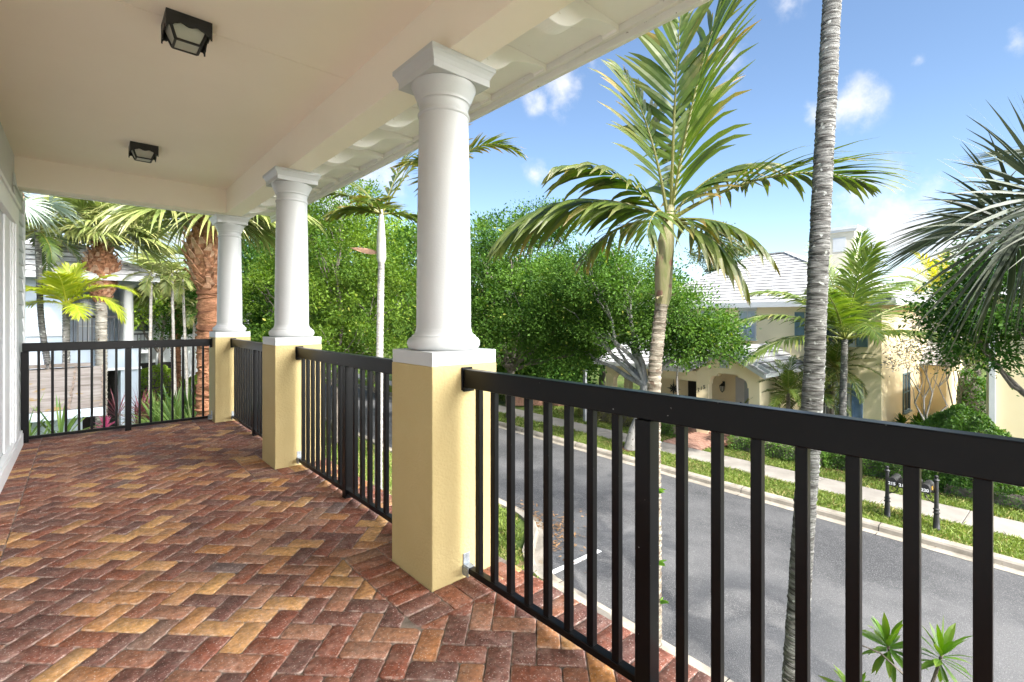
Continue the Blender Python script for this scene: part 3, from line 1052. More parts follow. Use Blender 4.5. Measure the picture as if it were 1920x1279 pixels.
# ---- house wall at the left
hw = thing('house_wall', 'white cased and lap sided house wall along the left of the balcony', 'wall', (WX, 7.3, 0))
mb = MB()
mb.box(-0.2, -11.5, -3.2, -0.020, 0.62, 3.3)
mb.build('wall', M['siding'], hw)
mb = MB()
z = 0.02
while z < 2.74:
    # lap boards, each leaning out at its foot
    mb.add([(0.006, -0.285, z), (0.006, 0.60, z), (-0.012, 0.60, z + 0.152), (-0.012, -0.285, z + 0.152), (-0.02, -0.285, z), (-0.02, 0.60, z)],
           [(0, 1, 2, 3), (4, 5, 1, 0), (0, 3, 4)])
    z += 0.15
mb.build('lap_siding', M['siding'], hw)
mb = MB(); mb.box(-0.019, 0.601, -0.2, 0.012, 0.70, 2.74)
bevel(mb.build('corner_board', M['casing'], hw), 0.004, 2)
mb = MB()
mb.box(-0.019, -0.52, 0.16, 0.026, -0.287, 2.30)
mb.box(-0.019, -2.6, 2.3005, 0.026, -0.287, 2.48)
mb.box(-0.019, -2.7, 2.4805, 0.040, -0.27, 2.52)
mb.box(-0.019, -0.60, 0.1602, 0.014, -0.521, 2.30)
mb.box(-0.019, -1.10, 0.1601, -0.004, -0.6005, 2.30)
mb.box(-0.0035, -0.74, 0.1603, 0.006, -0.70, 2.30)
bevel(mb.build('door_casing', M['casing'], hw), 0.005, 2)
mb = MB(); mb.box(-0.019, -11.4, -0.01, 0.034, 0.10, 0.128); mb.box(-0.019, -11.4, 0.1285, 0.028, 0.097, 0.158)
bevel(mb.build('skirting_board', M['casing'], hw), 0.006, 2)

# ================================================================== STREET AND GROUND
def strip_sheet(name, pts_l, pts_r, z, m, label, cat='ground'):
    mb = MB()
    n = len(pts_l)
    v = [(*sv(*p), z) for p in pts_l] + [(*sv(*p), z) for p in pts_r]
    mb.add(v, [(i, n + i, n + i + 1, i + 1) for i in range(n - 1)])
    o = mb.build(name, m)
    return props(o, label, cat, kind='structure')


mb = MB()
mb.add([(-400, -400, GZ - 0.16), (400, -400, GZ - 0.16), (400, 400, GZ - 0.16), (-400, 400, GZ - 0.16)], [(0, 1, 2, 3)])
props(mb.build('ground', M['lawn']), 'wide green ground under the whole neighbourhood', 'ground', kind='structure')

# kerb line of the near side : parking bay, then a bulb out to the travel lane
NEAR = [(5.86, -40), (5.86, 5.5), (5.88, 5.95), (5.98, 6.35), (6.25, 6.75), (6.65, 7.08), (7.02, 7.38), (7.28, 7.75), (7.40, 8.3), (7.43, 9.2), (7.45, 14), (7.5, 90)]
FAR = [(12.93, p[1]) for p in NEAR]


def offset(line, d):
    out = []
    for i, p in enumerate(line):
        a = Vector(line[max(i - 1, 0)]); b = Vector(line[min(i + 1, len(line) - 1)])
        t = (b - a).normalized()
        out.append((p[0] + t.y * d, p[1] - t.x * d))
    return out


strip_sheet('road', offset(NEAR, 0.2), offset(FAR, -0.2), RZ, M['asphalt'], 'grey asphalt street with paler and darker patches', 'road')


def kerb(name, line, side, label):
    """rolled kerb : gutter pan, sloping face, flat top.  side +1: road lies at +offset"""
    prof = [(0.26, RZ + 0.008), (0.055, RZ + 0.014), (0.045, RZ + 0.016), (0.03, RZ + 0.10), (-0.005, RZ + 0.135), (-0.17, RZ + 0.150), (-0.18, RZ + 0.02)]
    rows = [offset(line, side * d) for d, _ in prof]
    mb = MB()
    n = len(line)
    v = []
    for r, (_, z) in zip(rows, prof):
        v += [(*sv(*p), z) for p in r]
    f = []
    for k in range(len(prof) - 1):
        for i in range(n - 1):
            f.append((k * n + i, k * n + i + 1, (k + 1) * n + i + 1, (k + 1) * n + i) if side < 0 else (k * n + i, (k + 1) * n + i, (k + 1) * n + i + 1, k * n + i + 1))
    mb.add(v, f)
    o = mb.build(name, M['concrete'], fixn=True)
    return props(o, label, 'kerb', kind='structure')


# split the straights so that joints can be cut
def dense(line, step):
    out = []
    for a, b in zip(line[:-1], line[1:]):
        l = math.hypot(b[0] - a[0], b[1] - a[1])
        k = max(1, int(l / step))
        out += [(a[0] + (b[0] - a[0]) * i / k, a[1] + (b[1] - a[1]) * i / k) for i in range(k)]
    return out + [line[-1]]


kerb('kerb', NEAR, 1, 'pale concrete kerb curving round the parking bay below the balcony')
kerb('kerb', FAR, -1, 'pale concrete kerb along the far side of the street')
mb = MB()
for u in range(-10, 30, 2):
    for line, s in (((12.93), -1), ((5.86 if u < 6 else 7.45), 1)):
        v0 = line
        mb.box(v0 + s * 0.27, u * 1.5 - 0.006, RZ, v0 - s * 0.18, u * 1.5 + 0.006, RZ + 0.012)
        mb.add([(v0 + s * 0.05, u * 1.5 - 0.008, RZ + 0.019), (v0 + s * 0.05, u * 1.5 + 0.008, RZ + 0.019), (v0 + s * 0.033, u * 1.5 + 0.008, RZ + 0.102), (v0 + s * 0.033, u * 1.5 - 0.008, RZ + 0.102),
                (v0 - s * 0.002, u * 1.5 - 0.008, RZ + 0.1385), (v0 - s * 0.002, u * 1.5 + 0.008, RZ + 0.1385), (v0 - s * 0.17, u * 1.5 + 0.008, RZ + 0.1535), (v0 - s * 0.17, u * 1.5 - 0.008, RZ + 0.1535)],
               [(0, 1, 2, 3), (3, 2, 5, 4), (4, 5, 6, 7)])
kj = mb.build('kerb_joints', M['dark']); kj.rotation_euler = (0, 0, SROT); props(kj, 'dark joints cut across the concrete kerbs', 'kerb', kind='structure')

# lawn sheets
strip_sheet('verge', [(0.0, p[1]) for p in NEAR], offset(NEAR, -0.16), GZ - 0.02, M['lawn'], 'green strip of lawn below the balcony')
strip_sheet('verge', [(13.09, -40), (13.09, 90)], [(14.50, -40), (14.50, 90)], GZ - 0.02, M['lawn'], 'grass strip between the far kerb and the sidewalk')
strip_sheet('lawn', [(15.66, -40), (15.66, 90)], [(60, -40), (60, 90)], GZ - 0.02, M['lawn'], 'front lawn beyond the far sidewalk')

mb = MB()
for k in range(-20, 60):
    u0 = k * 1.52 + 0.35
    mb.box(14.48 + random.uniform(-.004, .004), u0 + 0.006, GZ - 0.1, 15.68, u0 + 1.512, GZ + 0.012 + random.uniform(-0.003, 0.003))
sw = mb.build('sidewalk', M['walk']); sw.rotation_euler = (0, 0, SROT)
props(bevel(sw, 0.006, 1), 'pale concrete sidewalk across the street', 'sidewalk', kind='structure')

mb = MB()
mb.box(6.15, 6.28, RZ + 0.001, 7.52, 6.39, RZ + 0.004)
mk = mb.build('road_marking', M['marking']); mk.rotation_euler = (0, 0, SROT)
props(mk, 'short white parking stall line painted on the asphalt', 'marking', kind='structure')

# brick path to the porch over the way
mb = MB()
for i in range(30):
    for j in range(9):
        v0 = 15.70 + i * 0.105; u0 = 8.70 + j * 0.165
        mb.box(v0, u0 + 0.08 * (i % 2), GZ - 0.05, v0 + 0.1, u0 + 0.16 + 0.08 * (i % 2), GZ + 0.02 + random.uniform(-.003, .003))
fp = mb.build('front_path', M['brickwalk']); fp.rotation_euler = (0, 0, SROT)
props(fp, 'red brick path leading from the sidewalk to the arched porch', 'path', kind='structure')


# grass blades, uncountable
def grass(name, rects, dens, h, label, seed, excl=None, w=0.011):
    g = np.random.default_rng(seed)
    Vs, Rn, Tp = [], [], []
    for (v0, u0, v1, u1) in rects:
        n = int((v1 - v0) * (u1 - u0) * dens)
        v = v0 + (v1 - v0) * g.random(n); u = u0 + (u1 - u0) * g.random(n)
        if excl is not None:
            k = ~excl(v, u); v, u = v[k], u[k]
        n = len(v)
        ut = u + SA * v
        x = v * SCO - ut * SSI; y = v * SSI + ut * SCO
        b = np.stack([x, y, np.full(n, GZ - 0.025)], 1)
        patch = 0.5 + 0.25 * np.sin(v * 3.1 + u * 1.7) + 0.25 * np.sin(u * 2.3 - v * 1.9 + 1.0)
        hh = h * (0.6 + 0.8 * g.random(n))
        ln = g.normal(size=(n, 2)) * 0.45
        tipv = b + np.stack([ln[:, 0] * hh, ln[:, 1] * hh, hh], 1)
        a = g.random(n) * math.pi
        s = np.stack([np.cos(a), np.sin(a), np.zeros(n)], 1) * w * (0.7 + 0.6 * g.random(n))[:, None]
        mid = b * 0.45 + tipv * 0.55 + np.stack([-ln[:, 0] * hh, -ln[:, 1] * hh, hh], 1) * 0.12
        Vs.append(np.stack([b - s, b + s, mid + s * 0.8, tipv], 1))
        Rn.append(np.clip(0.15 + 0.5 * patch + 0.5 * (g.random(n) - 0.3), 0, 1))
        Tp.append(np.where(g.random(n) < 0.14 + 0.30 * (patch < 0.30), g.random(n), 0))
    o = quads_obj(name, np.concatenate(Vs), M['blade'], None, np.concatenate(Rn), np.concatenate(Tp))
    return props(o, label, 'grass', kind='stuff')


def notpath(v, u):
    return (u > 8.0) & (u < 9.65)


def mulchring(v, u):
    return ((v - 14.0) ** 2 + (u - 9.83) ** 2 < 0.20) | ((v - 13.7) ** 2 + (u - 2.05) ** 2 < 0.03)


grass('grass', [(13.08, -3, 14.5, 12), ], 1500, 0.075, 'short green grass of the strip beside the far kerb', 11, mulchring, 0.010)
grass('grass', [(13.08, 12, 14.5, 34)], 520, 0.09, 'short green grass of the strip farther up the street', 14, mulchring, 0.018)
grass('grass', [(15.68, -3, 16.75, 17), ], 1100, 0.075, 'short green grass between the sidewalk and the hedges', 12, notpath, 0.010)
grass('grass', [(16.75, 11.5, 20, 24)], 420, 0.09, 'mown grass in front of the picket fence', 15, None, 0.018)
grass('grass', [(4.6, 1.2, 5.70, 6.0), (5.70, 6.6, 6.2, 7.4), (4.6, 6.0, 5.75, 20), (5.75, 7.3, 7.2, 20)], 900, 0.08, 'short green grass below the balcony', 13, lambda v, u: (v > 5.75) & (u < 8.2) & ((v - 5.75) > (u - 6.3) * 0.75), 0.012)
# leaf litter in the gutter of the bay
g = np.random.default_rng(5)
n = 420
uu = 7.6 + g.normal(size=n) * 0.75; vv = 7.0 - (uu - 7.2) * 0.10 + np.abs(g.normal(size=n)) * 0.45
vv = np.where(uu < 7.4, vv - (7.4 - uu) * 0.75, vv) + 0.3
uu = uu + SA * vv
x = vv * SCO - uu * SSI; y = vv * SSI + uu * SCO
c = np.stack([x, y, np.full(n, RZ + 0.02) + g.random(n) * 0.02], 1)
d = nrm(np.stack([g.normal(size=n), g.normal(size=n), g.normal(size=n) * 0.12], 1))
nv = nrm(np.stack([g.normal(size=n) * 0.25, g.normal(size=n) * 0.25, np.ones(n)], 1))
o = quads_obj('leaf_litter', leaf_quads(c, d, nv, 0.06 + 0.07 * g.random(n), 0.02 + 0.03 * g.random(n)), M['deadleaf'], None, g.random(n), g.random(n) * 0.5)
props(o, 'dry brown leaf litter swept into the kerb of the parking bay', 'leaf litter', kind='stuff')
for nm, v0, u0, r, lb in (('mulch_bed', 14.0, 9.83, 0.44, 'dark ring of mulch round the street tree'), ('mulch_bed', 13.7, 2.05, 0.2, 'bare mulch round the mailbox posts')):
    mb = MB()
    v = [(0, 0, 0.03)] + [(r * random.uniform(.85, 1.15) * math.cos(a * .3927), r * random.uniform(.85, 1.15) * math.sin(a * .3927), 0) for a in range(16)]
    mb.add(v, [(0, 1 + i, 1 + (i + 1) % 16) for i in range(16)])
    o = mb.build(nm, M['mulch']); o.location = (*sv(v0, u0), GZ - 0.005)
    props(o, lb, 'mulch', kind='structure')
mb = MB(); mb.box(16.55, -6, GZ - 0.1, 18.0, 8.65, GZ + 0.008); mb.box(16.55, 10.25, GZ - 0.1, 18.0, 15.6, GZ + 0.008)
o = mb.build('mulch_bed', M['mulch']); o.rotation_euler = (0, 0, SROT); props(o, 'dark mulch bed under the hedges', 'mulch', kind='structure')


# ================================================================== HOUSES
def roof_face(mb, a, b, c, d, n, lift=0.035, tip=0.92):
    """tile courses between eave a-b and top d-c (a below d, b below c)"""
    a, b, c, d = map(Vector, (a, b, c, d))
    nn = (b - a).cross(d - a)
    if nn.length < 1e-6:
        nn = (c - a).cross(d - a)
    nn.normalize()
    if nn.z < 0:
        nn = -nn
    for k in range(n):
        f0, f1 = k / n, (k + 1) / n
        p0, p1 = a.lerp(d, f0), b.lerp(c, f0)
        q0, q1 = a.lerp(d, f1), b.lerp(c, f1)
        up = nn * lift
        e = (q0 - p0).normalized() * 0.03
        mb.add([p0 + up, p1 + up, q1 + nn * 0.004, q0 + nn * 0.004], [(0, 1, 2, 3)], tip=0.0)
        mb.add([p0 - nn * 0.012, p1 - nn * 0.012, p1 + up, p0 + up], [(0, 1, 2, 3)], tip=tip)  # risers coloured dark to draw the shade under each tile lap


def window(parent, axis, pos, a0, a1, z0, z1, sgn, pane=None, bars=(2, 2), frame=0.06, fm=None, proud=0.05, sill=True):
    """framed window on a wall plane; axis 'x' : wall plane x=pos with a along y; axis 'y' : y=pos with a along x; sgn outward direction"""
    def B(mb, p0, p1, q0, q1, r0, r1):
        p0, p1 = sorted((pos + sgn * p0, pos + sgn * p1))
        if axis == 'x':
            mb.box(p0, q0, r0, p1, q1, r1)
        else:
            mb.box(q0, p0, r0, q1, p1, r1)
    f = thing_part = MB()
    B(f, 0.002, proud, a0 - frame, a0, z0 - frame, z1 + frame)
    B(f, 0.002, proud, a1, a1 + frame, z0 - frame, z1 + frame)
    B(f, 0.002, proud, a0 + 0.0005, a1 - 0.0005, z1, z1 + frame)
    B(f, 0.002, proud, a0 + 0.0005, a1 - 0.0005, z0 - frame, z0)
    nx, nz = bars
    for k in range(1, nx):
        a = a0 + (a1 - a0) * k / nx
        B(f, 0.012, proud * 0.7, a - 0.013, a + 0.013, z0 + .0005, z1 - .0005)
    for k in range(1, nz):
        z = z0 + (z1 - z0) * k / nz
        hw = 0.024 if nz % 2 == 0 and k == nz // 2 else 0.012
        B(f, 0.013, proud * 0.68, a0 + .0005, a1 - .0005, z - hw, z + hw)
    if sill:
        B(f, 0.002, proud + 0.05, a0 - frame - 0.04, a1 + frame + 0.04, z0 - frame - 0.07, z0 - frame - 0.0005)
    w = f.build('window', fm or M['whitetrim'], parent)
    g = MB(); B(g, 0.001, 0.010, a0, a1, z0, z1)
    g.build('pane', pane or M['blind'], w)
    return w


def shutter(parent, axis, pos, a0, a1, z0, z1, sgn, m):
    def B(mb, p0, p1, q0, q1, r0, r1):
        p0, p1 = sorted((pos + sgn * p0, pos + sgn * p1))
        if axis == 'x':
            mb.box(p0, q0, r0, p1, q1, r1)
        else:
            mb.box(q0, p0, r0, q1, p1, r1)
    mb = MB()
    B(mb, 0.002, 0.03, a0, a1, z0, z1)
    st = 0.07
    zm = (z0 + z1) / 2
    for q0, q1, r0, r1 in ((a0, a0 + st, z0, z1), (a1 - st, a1, z0, z1), (a0 + st, a1 - st, z0, z0 + st), (a0 + st, a1 - st, z1 - st, z1), (a0 + st, a1 - st, zm - st / 2, zm + st / 2)):
        B(mb, 0.0305, 0.05, q0, q1, r0, r1)
    return mb.build('shutter', m, parent)


# ---- the cream house across the street.  local x = v - 18 , local y = u - 4.2 , local z = 0 on the lawn
HV, HU = 18.0, 4.2
h = thing('cream_house', 'two storey cream house with white tile roof and arched entry porch across the street', 'house', (*sv(HV, HU), GZ), SROT)


def lv(v):
    return v - HV


def lu(u):
    return u - HU


def lm(u):
    return u - HU + 0.16


mx0, mx1, my0, my1 = lv(22.05), lv(30.0), lm(4.16), lm(14.2)   # main block
EZ = 5.28
mb = MB(); mb.box(mx0, my0, -0.2, mx1, my1, EZ)
mb.build('wall', M['cream'], h)
# entry block (gabled) and long porch
ex0, ey0, ey1 = lv(18.1), lu(7.03), lu(9.50)
EH = 2.46
oy0, oy1 = lu(7.42), lu(9.00)
mb = MB()
mb.box(ex0, ey0, -0.2, ex0 + 0.30, oy0, EH)
mb.box(ex0, oy1, -0.2, ex0 + 0.30, ey1, EH)
gm = (ey0 + ey1) / 2
apex = 3.44
mb.prism([(ey0, EH), (ey1, EH), (gm, apex)], ex0, ex0 + 0.30, 'x')
for s, e in ((1, oy0), (-1, oy1)):           # stepped quarter round brackets in the opening corners
    poly = [(e, EH - 0.0005), (e, EH - 0.46), (e + s * 0.05, EH - 0.46), (e + s * 0.05, EH - 0.38)]
    for k in range(9):
        a = math.pi / 2 * k / 8
        poly.append((e + s * (0.05 + 0.27 * (1 - math.cos(a))), EH - 0.38 + 0.27 * math.sin(a)))
    poly += [(e + s * 0.40, EH - 0.11), (e + s * 0.40, EH - 0.0005)]
    mb.prism(poly, ex0 + 0.004, ex0 + 0.296, 'x')
mb.box(ex0 + 0.305, ey0, -0.2, mx0 - 0.001, ey0 + 0.25, EH)
mb.box(ex0 + 1.45, ey0 + 0.251, -0.2, mx0 - 0.001, lu(12.95), EH)
mb.build('porch_wall', M['cream'], h, fixn=True)
ly1 = lu(14.18)
mb = MB()
mb.box(ex0 + 0.03, ly1 - 0.45, -0.2, ex0 + 0.33, ly1, EH)
mb.box(ex0 + 0.03, ey1 + 0.001, EH - 0.42, ex0 + 0.33, ly1 - 0.451, EH)
mb.box(ex0 + 0.331, ly1 - 0.30, EH - 0.42, mx0 - 0.002, ly1, EH)
mb.box(ex0 + 1.45, ly1 - 0.30, -0.2, ex0 + 1.75, ly1, EH - 0.421)
for s, e in ((-1, ly1 - 0.45),):
    poly = [(e, EH - 0.4205), (e, EH - 0.80)]
    for k in range(9):
        a = math.pi / 2 * k / 8
        poly.append((e + s * 0.34 * (1 - math.cos(a)), EH - 0.80 + 0.34 * math.sin(a)))
    poly += [(e + s * 0.42, EH - 0.46), (e + s * 0.42, EH - 0.4205)]
    mb.prism(poly, ex0 + 0.034, ex0 + 0.326, 'x')
mb.build('side_porch', M['cream'], h, fixn=True)
mb = MB(); mb.box(ex0 + 0.02, ey0 + 0.26, -0.15, mx0, ly1 - 0.02, 0.10)
mb.build('porch_floor', M['brickwalk'], h)
# door with glass, sidelight
dx = ex0 + 1.45
dy0, dy1 = lu(7.55), lu(8.28)
mb = MB(); mb.box(dx - 0.05, dy0 - 0.08, 0.11, dx - 0.002, dy1 + 0.30, 2.22)
dr = bevel(mb.build('front_door', M['whitetrim'], h), 0.004, 1)
mb = MB(); mb.box(dx - 0.06, dy0 + 0.06, 0.30, dx - 0.0505, dy1 - 0.06, 2.08); mb.build('pane', M['palepane'], dr)
mb = MB(); mb.box(dx - 0.10, dy1 + 0.05, 1.0, dx - 0.0505, dy1 + 0.11, 1.22); mb.bar((dx - 0.12, dy1 + 0.08, 1.04), (dx - 0.12, dy1 - 0.04, 1.04), 0.025)
mb.build('handle', M['blackmatt'], dr)
mb = MB(); mb.box(dx - 0.06, lu(10.30), 0.11, dx - 0.003, lu(10.68), 2.20)
mb.build('side_door', M['dark'], h)
mb = MB(); mb.box(dx - 0.06, lu(12.60), 0.11, dx - 0.003, lu(12.90), 2.0)
mb.build('side_door', M['dark'], h)
# gable vent
mb = MB()
vy0, vy1 = gm - 0.26 + 0.17, gm + 0.26
mb.box(ex0 - 0.04, gm - 0.10, 2.68, ex0 - 0.002, gm + 0.24, 3.06)
vt = mb.build('gable_vent', M['whitetrim'], h)
mb = MB()
for k in range(7):
    mb.box(ex0 - 0.046, gm - 0.06, 2.715 + k * 0.046, ex0 - 0.0405, gm + 0.20, 2.745 + k * 0.046)
mb.build('louvre', M['palegrey'], vt)
# roofs
mb = MB()
ov = 0.5
ax0, ax1, ay0, ay1 = mx0 - ov, mx1 + ov, my0 - ov, my1 + ov
rz = EZ + 2.62
rx = (ax0 + ax1) / 2
ry0, ry1 = lm(9.0), lm(10.5)
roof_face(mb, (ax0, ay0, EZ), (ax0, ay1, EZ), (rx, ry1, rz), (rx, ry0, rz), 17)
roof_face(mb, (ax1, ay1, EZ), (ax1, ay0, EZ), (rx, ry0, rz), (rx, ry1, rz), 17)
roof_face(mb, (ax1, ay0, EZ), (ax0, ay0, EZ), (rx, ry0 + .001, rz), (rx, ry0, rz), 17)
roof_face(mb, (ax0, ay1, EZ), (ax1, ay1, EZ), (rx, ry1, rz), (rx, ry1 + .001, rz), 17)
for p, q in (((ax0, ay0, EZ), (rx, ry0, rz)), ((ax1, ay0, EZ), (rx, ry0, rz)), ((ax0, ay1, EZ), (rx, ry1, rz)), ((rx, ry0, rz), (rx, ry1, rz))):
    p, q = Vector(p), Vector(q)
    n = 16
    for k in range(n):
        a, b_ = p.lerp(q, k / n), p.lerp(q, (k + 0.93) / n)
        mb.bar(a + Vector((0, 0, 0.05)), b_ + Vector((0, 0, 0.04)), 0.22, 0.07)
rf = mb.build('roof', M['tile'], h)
mb = MB()
mb.box(ax0 - 0.06, ay0 - 0.05, EZ - 0.20, ax0 - 0.001, ay1 + 0.05, EZ + 0.02)
mb.box(ax0, ay0 - 0.06, EZ - 0.20, ax1, ay0 - 0.001, EZ + 0.02)
mb.box(ax0 + 0.001, ay0 + 0.001, EZ - 0.05, mx0 - 0.002, ay1, EZ - 0.012)
mb.box(mx0 - 0.001, ay0 + 0.001, EZ - 0.05, ax1, my0 - 0.002, EZ - 0.012)
mb.build('gutter', M['whitetrim'], h)
# porch shed roof and entry gable roof
mb = MB()
pz0, pz1 = 2.58, 4.05
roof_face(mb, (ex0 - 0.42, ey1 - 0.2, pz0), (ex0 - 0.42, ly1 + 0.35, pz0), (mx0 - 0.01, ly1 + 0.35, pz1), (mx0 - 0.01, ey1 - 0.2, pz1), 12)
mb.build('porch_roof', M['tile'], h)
mb = MB(); mb.box(ex0 - 0.47, ey1 + 0.3, pz0 - 0.15, ex0 - 0.425, ly1 + 0.37, pz0 + 0.02); mb.box(ex0 - 0.424, ey1 + 0.3, pz0 - 0.14, ex0 + 0.029, ly1 + 0.3, pz0 - 0.11)
mb.build('gutter', M['whitetrim'], h)
mb = MB()
gz0 = 2.60
sl = math.tan(R(30))
gw0, gw1 = ey0 - 0.36, ey1 + 0.36
hz = gz0 + (gm - gw0) * sl
gx0 = ex0 - 0.38
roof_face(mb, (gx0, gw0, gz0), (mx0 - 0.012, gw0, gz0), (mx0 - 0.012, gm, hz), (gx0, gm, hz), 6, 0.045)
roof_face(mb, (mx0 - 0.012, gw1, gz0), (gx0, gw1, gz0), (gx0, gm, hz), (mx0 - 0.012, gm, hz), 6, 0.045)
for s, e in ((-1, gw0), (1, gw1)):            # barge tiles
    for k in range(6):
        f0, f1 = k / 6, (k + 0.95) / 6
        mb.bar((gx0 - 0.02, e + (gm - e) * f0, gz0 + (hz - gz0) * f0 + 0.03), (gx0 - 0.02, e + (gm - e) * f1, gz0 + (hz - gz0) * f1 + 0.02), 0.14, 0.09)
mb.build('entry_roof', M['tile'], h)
mb = MB()
for s, e in ((-1, gw0), (1, gw1)):
    mb.bar((gx0 - 0.03, e, gz0 - 0.08), (gx0 - 0.03, gm, hz - 0.08), 0.035, 0.14)
mb.box(gx0 - 0.02, gw0 - 0.04, gz0 - 0.12, mx0 - 0.3, gw0 - 0.001, gz0 + 0.02)
for e in (gw0, gw1):
    mb.bar((gx0 + 0.2, e * 0.999, gz0 - 0.05), (gx0 + 0.2, gm, hz - 0.05), 0.36, 0.02, up=(1, 0, 0))
mb.build('barge_board', M['whitetrim'], h)
# windows, front
GL = M['blind']
wn = window(h, 'x', mx0, lm(8.76), lm(9.40), 3.72, 4.92, -1, GL)
mb = MB(); mb.box(mx0 - 0.09, lm(8.64), 4.985, mx0 - 0.051, lm(9.52), 5.10); mb.build('hood', M['whitetrim'], wn)
window(h, 'x', mx0, lm(10.65), lm(11.3), 3.72, 4.92, -1, GL)
window(h, 'x', mx0, lm(5.05), lm(6.65), 3.62, 4.90, -1, M['glass'], (3, 2))
shutter(h, 'x', mx0, lm(6.76), lm(7.12), 3.50, 4.86, -1, M['shutterteal'])
shutter(h, 'x', mx0, lm(4.58), lm(4.94), 3.50, 4.86, -1, M['shutterteal'])
window(h, 'x', mx0, lm(5.20), lm(5.62), 0.75, 2.02, -1, M['palepane'], (2, 4))
window(h, 'x', mx0, lm(5.78), lm(6.20), 0.75, 2.02, -1, M['glass'], (2, 4))
shutter(h, 'x', mx0, lm(4.74), lm(5.10), 0.72, 2.08, -1, M['shutterblue'])
# side wall window
window(h, 'y', my0, lv(25.2), lv(26.2), 0.75, 2.25, -1, M['glass'], (2, 2), fm=M['shutterteal'])
# rear wing with a low roof
wx0, wx1, wy0, wy1 = lv(28.5), lv(33), lm(3.3), lm(4.4)
mb = MB(); mb.box(wx0, wy0, -0.2, wx1, wy1, 2.5); mb.build('rear_wing', M['cream'], h)
mb = MB()
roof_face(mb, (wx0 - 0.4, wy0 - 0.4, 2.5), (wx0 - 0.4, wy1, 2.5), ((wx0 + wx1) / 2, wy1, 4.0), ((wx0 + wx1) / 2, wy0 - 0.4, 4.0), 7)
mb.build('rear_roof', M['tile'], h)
# chimney tower
cx, cy = lv(29.4), lu(7.65)
mb = MB(); mb.box(cx - 0.55, cy - 0.66, EZ - 0.5, cx + 0.55, cy + 0.66, 9.05)
ch = mb.build('chimney', M['creamtrim'], h)
mb = MB(); mb.box(cx - 0.63, cy - 0.76, 9.051, cx + 0.63, cy + 0.76, 9.16); mb.box(cx - 0.70, cy - 0.84, 9.161, cx + 0.70, cy + 0.84, 9.30)
mb.build('cap', M['palegrey'], ch)
mb = MB(); mb.box(cx - 0.575, cy - 0.30, 8.05, cx - 0.551, cy + 0.28, 8.78)
mb.build('panel', M['white'], ch)
mb = MB(); mb.box(cx - 0.3, cy - 0.685, 8.05, cx + 0.28, cy - 0.661, 8.78)
mb.build('panel', M['white'], ch)

# house number 215
HX = ex0 - 0.012
for k, chs in enumerate('215'):
    lettering('house_number', chs, 0.20, 0.008, M['blacktext'], h, (HX, lu(9.40 - k * 0.12), 1.66 + k * 0.07), (R(90), 0, R(-90)))

# compass star on the porch wall
st = thing('wall_star', 'black eight pointed compass star hung on the cream porch wall', 'wall ornament', (*sv(18.1 + 1.44, 11.35), GZ + 1.42), SROT)
mb = MB()
for k in range(8):
    a = k * math.pi / 4
    l = (0.50 if k % 2 == 0 else 0.27) * (0.75 if k in (0, 4) else 1)
    tipp = (-0.02, l * math.cos(a), l * math.sin(a))
    for s in (-1, 1):
        b = a + s * math.pi / 8
        mb.add([(-0.035, 0, 0), tipp, (-0.015, 0.105 * math.cos(b), 0.105 * math.sin(b)), (0, 0, 0)], [(0, 1, 2), (3, 2, 1)])
mb.build('points', M['blackmatt'], st)
mb = MB()
for k in range(24):
    a0, a1 = k * math.pi / 12, (k + 1) * math.pi / 12
    mb.bar((-0.012, 0.17 * math.cos(a0), 0.17 * math.sin(a0)), (-0.012, 0.17 * math.cos(a1), 0.17 * math.sin(a1)), 0.018)
mb.build('ring', M['blackmatt'], st)
# wall lantern in the entry
ln = thing('wall_lantern', 'black wall lantern hanging inside the arched entry beside the glass door', 'lantern', (*sv(18.1 + 1.43, 9.02), GZ + 1.78), SROT)
mb = MB(); mb.tube([(-0.14, 0, -0.20), (-0.14, 0, -0.19), (-0.14, 0, 0.02)], [0.05, 0.06, 0.10], 6); mb.build('glass', M['lampglass'], ln)
mb = MB(); mb.tube([(-0.14, 0, 0.021), (-0.14, 0, 0.06), (-0.14, 0, 0.13)], [0.13, 0.085, 0.02], 6); mb.bar((-0.14, 0, 0.1), (0, 0, 0.12), 0.025); mb.box(-0.02, -0.05, 0.0, 0, 0.05, 0.2)
for k in range(6):
    a = k * math.pi / 3
    mb.bar((-0.14 + 0.062 * math.cos(a), 0.062 * math.sin(a), -0.20), (-0.14 + 0.103 * math.cos(a), 0.103 * math.sin(a), 0.02), 0.014)
mb.tube([(-0.14, 0, -0.25), (-0.14, 0, -0.201)], [0.015, 0.055], 6)
mb.build('cage', M['blackmatt'], ln)

# ---- the neighbouring building at the right edge
nb = thing('yellow_building', 'yellow stucco building at the right edge with a dark slatted garage opening', 'building', (*sv(22.0, 1.36), GZ), SROT)
mb = MB(); mb.box(0, -9, -0.2, 9, 0, 5.3); mb.build('wall', M['cream'], nb)
mb = MB(); mb.box(-0.16, -0.22, 0.0, -0.002, -0.08, 5.2); mb.build('downpipe', M['palegrey'], nb)
mb = MB()
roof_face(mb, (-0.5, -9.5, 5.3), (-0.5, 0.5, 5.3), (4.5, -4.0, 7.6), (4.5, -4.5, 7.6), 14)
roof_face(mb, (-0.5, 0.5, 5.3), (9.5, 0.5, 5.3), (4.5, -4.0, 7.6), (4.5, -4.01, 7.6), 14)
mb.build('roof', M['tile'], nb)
mb = MB(); mb.box(-0.012, -1.55, -0.02, -0.002, -0.98, 1.72); mb.build('side_gate', M['dark'], nb)
mb = MB(); mb.box(-0.012, -5.0, 0.0, -0.002, -1.62, 2.05)
gd = mb.build('garage_door', M['dark'], nb)
mb = MB()
